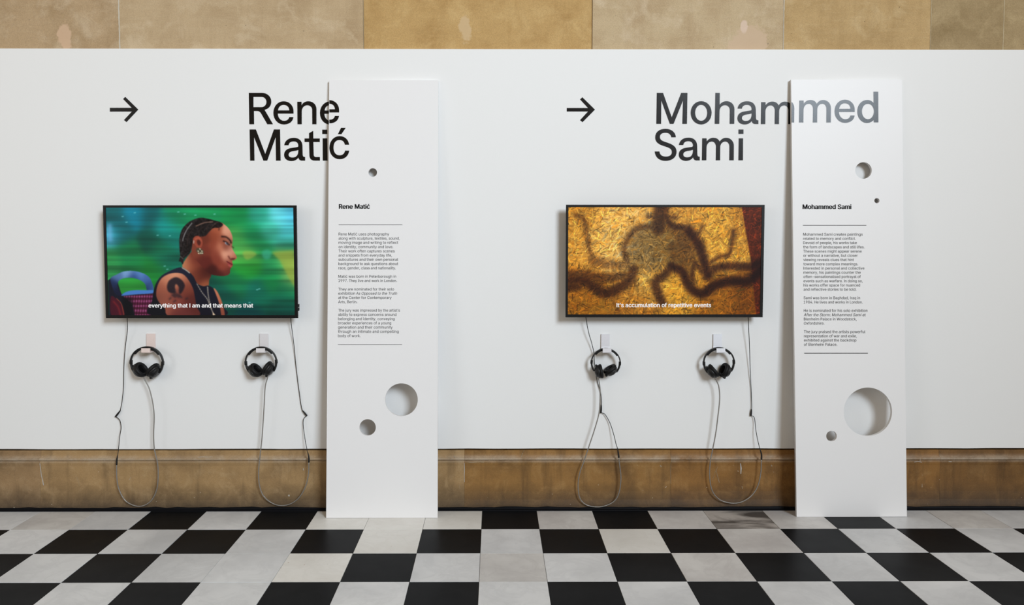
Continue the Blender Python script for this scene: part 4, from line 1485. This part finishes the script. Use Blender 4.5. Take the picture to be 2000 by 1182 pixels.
def headphones(px, py, tilt, cups, label, scale=1.0, badge=(False, False)):
    c = on_y(px, py, Y_BAND)
    root = empty('headphones', c, (0, math.radians(tilt), 0))
    root.scale = (scale,) * 3
    for nm, me, mt in (('headband', me_band, M_hp), ('headband_pad', me_padL, M_pad)):
        link(nm, me, mt, root, smooth=True)
    for s in (-1, 1):
        link('slider', slider_meshes[s], M_hp, root, smooth=True)
        link('arm', arm_meshes[s], M_hp, root, smooth=True)
    for i, (s, (cx, cz, ang, yaw)) in enumerate(zip((-1, 1), cups)):
        # ang: direction of the cushion's face in the picture plane, degrees above the inward horizontal; yaw: towards the room
        d = Vector((-s * math.cos(math.radians(ang)), 0, math.sin(math.radians(ang))))
        d = (d * math.cos(math.radians(yaw)) + Vector((0, -1, 0)) * math.sin(math.radians(yaw))).normalized()
        up = Vector((0, 1, 0))
        xa = up.cross(d).normalized()
        ya = d.cross(xa)
        Mx = Matrix((xa, ya, d)).transposed().to_4x4()
        cup = link('ear_cup', me_shell, M_hp, root, smooth=True)
        cup.matrix_local = Matrix.Translation((cx, 0.0, cz)) @ Mx
        link('ear_cushion', me_cush, M_pad, cup, smooth=True)
        link('speaker_cloth', me_cloth, M_hole, cup)
        link('cup_hinge', me_hinge, M_hp, cup)
        link('cup_fork', me_fork, M_hp, cup)
        if badge[i]:
            o = link('badge', me_badge, M_silver, cup)
            o.location = (0, 0, 0)
            o['label'] = 'pale silver badge on the outside of the cup'
    tag(root, label, 'headphones', 'black headphones hung on the hooks')
    bpy.context.view_layer.update()
    return root


HP = [headphones(287, 709.0, 2, [(-0.038, -0.043, 36, 12), (0.040, -0.044, 36, -8)],
                 'black headphones on the hook farthest left, grey cord looping to the left', badge=(False, True)),
      headphones(510, 708.2, -3, [(-0.038, -0.046, 38, 11), (0.040, -0.040, 32, -6)],
                 'black headphones hung below the right end of the green screen, cord looping right', 0.965, badge=(False, True)),
      headphones(1183, 709.0, 3, [(-0.037, -0.055, 14, 3), (0.034, -0.045, 54, 5)],
                 'black headphones below the left end of the golden screen, one cup hanging lower', 0.90),
      headphones(1404, 708.8, -3, [(-0.040, -0.050, 36, 3), (0.036, -0.048, 26, 7)],
                 'black headphones on the hook farthest right, beside the board with the large hole', 0.95)]


# ---------------------------------------------------------------- cords
def cord_pts(org, sc, uv, ys):
    """pixel path -> points hanging in front of the wall; ys = distances y at the first point, the middle and the last"""
    n = len(uv)
    out = []
    for k, (u, v) in enumerate(uv):
        t = k / max(1, n - 1)
        y = np.interp(t, np.linspace(0, 1, len(ys)), ys)
        out.append(on_y(org[0] + u / sc, org[1] + v / sc, float(y)))
    return out


CORDS = [
    ((200, 610), 2.956,
     [(234, 362), (244, 390), (270, 440), (290, 520), (299, 600), (296, 700), (300, 790), (318, 870), (322, 950), (312, 1030), (280, 1090), (230, 1119), (180, 1115), (130, 1085), (95, 1020), (83, 950), (82, 880)],
     [(82, 882), (84, 850), (88, 826)], [(88, 830), (92, 800), (100, 720), (108, 670), (103, 630), (90, 612), (75, 603)],
     [(75, 604), (88, 588), (104, 567)], [(104, 567), (108, 545), (115, 505), (122, 430), (125, 300), (135, 180), (145, 100), (143, 30)],
     'thin black audio lead under the left end of the green screen'),
    ((200, 610), 2.956,
     [(955, 366), (952, 384), (940, 430), (935, 520), (930, 600), (922, 720), (910, 830), (902, 920), (907, 1000), (930, 1060), (975, 1100), (1030, 1117), (1090, 1105), (1140, 1065), (1175, 1000), (1190, 930), (1192, 865)],
     [(1192, 867), (1192, 840), (1186, 810)], [(1187, 815), (1180, 790), (1168, 720), (1160, 660), (1160, 625), (1168, 608), (1181, 598)],
     [(1181, 599), (1170, 585), (1155, 568)], [(1155, 568), (1148, 540), (1135, 450), (1120, 330), (1105, 180), (1093, 90), (1087, 30)],
     'thin black audio lead under the right end of the green screen, beside the leaning board'),
    ((1100, 610), 2.955,
     [(203, 382), (207, 398), (213, 450), (212, 520), (205, 590), (180, 680), (150, 770), (120, 860), (95, 930), (86, 1000), (95, 1070), (130, 1110), (190, 1124), (250, 1115), (300, 1085), (325, 1030), (333, 950), (325, 880), (321, 838)],
     [(321, 840), (318, 812), (313, 784)], [(314, 788), (305, 760), (290, 700), (270, 640), (245, 595), (232, 584), (217, 580)],
     [(217, 582), (219, 560), (220, 534)], [(220, 536), (222, 515), (215, 460), (200, 410), (187, 350), (181, 290), (177, 235), (165, 180), (145, 110), (130, 26)],
     'thin black audio lead under the left end of the golden screen, passing behind headphones'),
    ((1100, 610), 2.955,
     [(876, 380), (884, 395), (898, 430), (903, 500), (893, 600), (880, 700), (863, 790), (848, 870), (845, 950), (860, 1030), (900, 1080), (960, 1101), (1020, 1098), (1080, 1065), (1120, 1010), (1140, 930), (1144, 848)],
     [(1144, 850), (1144, 820), (1137, 793)], [(1138, 797), (1130, 770), (1115, 700), (1108, 640), (1102, 608), (1094, 600), (1083, 597)],
     [(1083, 598), (1085, 580), (1087, 560)], [(1087, 562), (1088, 540), (1085, 450), (1080, 350), (1075, 200), (1068, 28)],
     'thin black audio lead under the right end of the golden screen')]
for hp, (org, sc, cord, sleeve, lead, plug, tvlead, lab) in zip(HP, CORDS):
    inv = hp.matrix_world.inverted()
    yc = [-0.05, -0.048, -0.044, -0.042, -0.044, -0.05]
    for nm, uv, ys, rad, mt in (('cord', cord, yc, 0.0031, M_cord), ('cord_sleeve', sleeve, [-0.05, -0.046], 0.0050, M_wire),
                                ('cord_lead', lead, [-0.046, -0.014, -0.008], 0.0019, M_wire)):
        pts = catmull(cord_pts(org, sc, uv, ys), 6)
        rr = rad
        if nm == 'cord_sleeve':
            n_ = len(pts)
            rr = [0.0050 - 0.0026 * (k / (n_ - 1)) ** 2 for k in range(n_)]
        me = bm_mesh(tube_bm(pts, rr, 10 if nm == 'cord' else 8))
        me.transform(inv)
        o = link(nm, me, mt, hp, smooth=True)
        if nm == 'cord':
            o['label'] = 'grey armoured cord hanging in a long loop'
    pts = catmull(cord_pts(org, sc, tvlead, [-0.008, -0.006, -0.006, -0.02, -0.045]), 6)
    root = empty('audio_lead', pts[0])
    inv = Matrix.Translation(pts[0]).inverted()
    me = bm_mesh(tube_bm(pts, 0.0019, 8))
    me.transform(inv)
    link('wire', me, M_wire, root, smooth=True)
    pl = catmull(cord_pts(org, sc, plug, [-0.008, -0.008]), 4)
    n_ = len(pl)
    rr = [0.0030 + 0.0022 * math.sin(math.pi * min(1, 0.25 + 0.75 * k / (n_ - 1))) for k in range(n_)]
    me = bm_mesh(tube_bm(pl, rr, 8))
    me.transform(inv)
    link('jack_plug', me, M_wire, root, smooth=True)
    tag(root, lab, 'cable', 'audio leads hanging from the televisions')
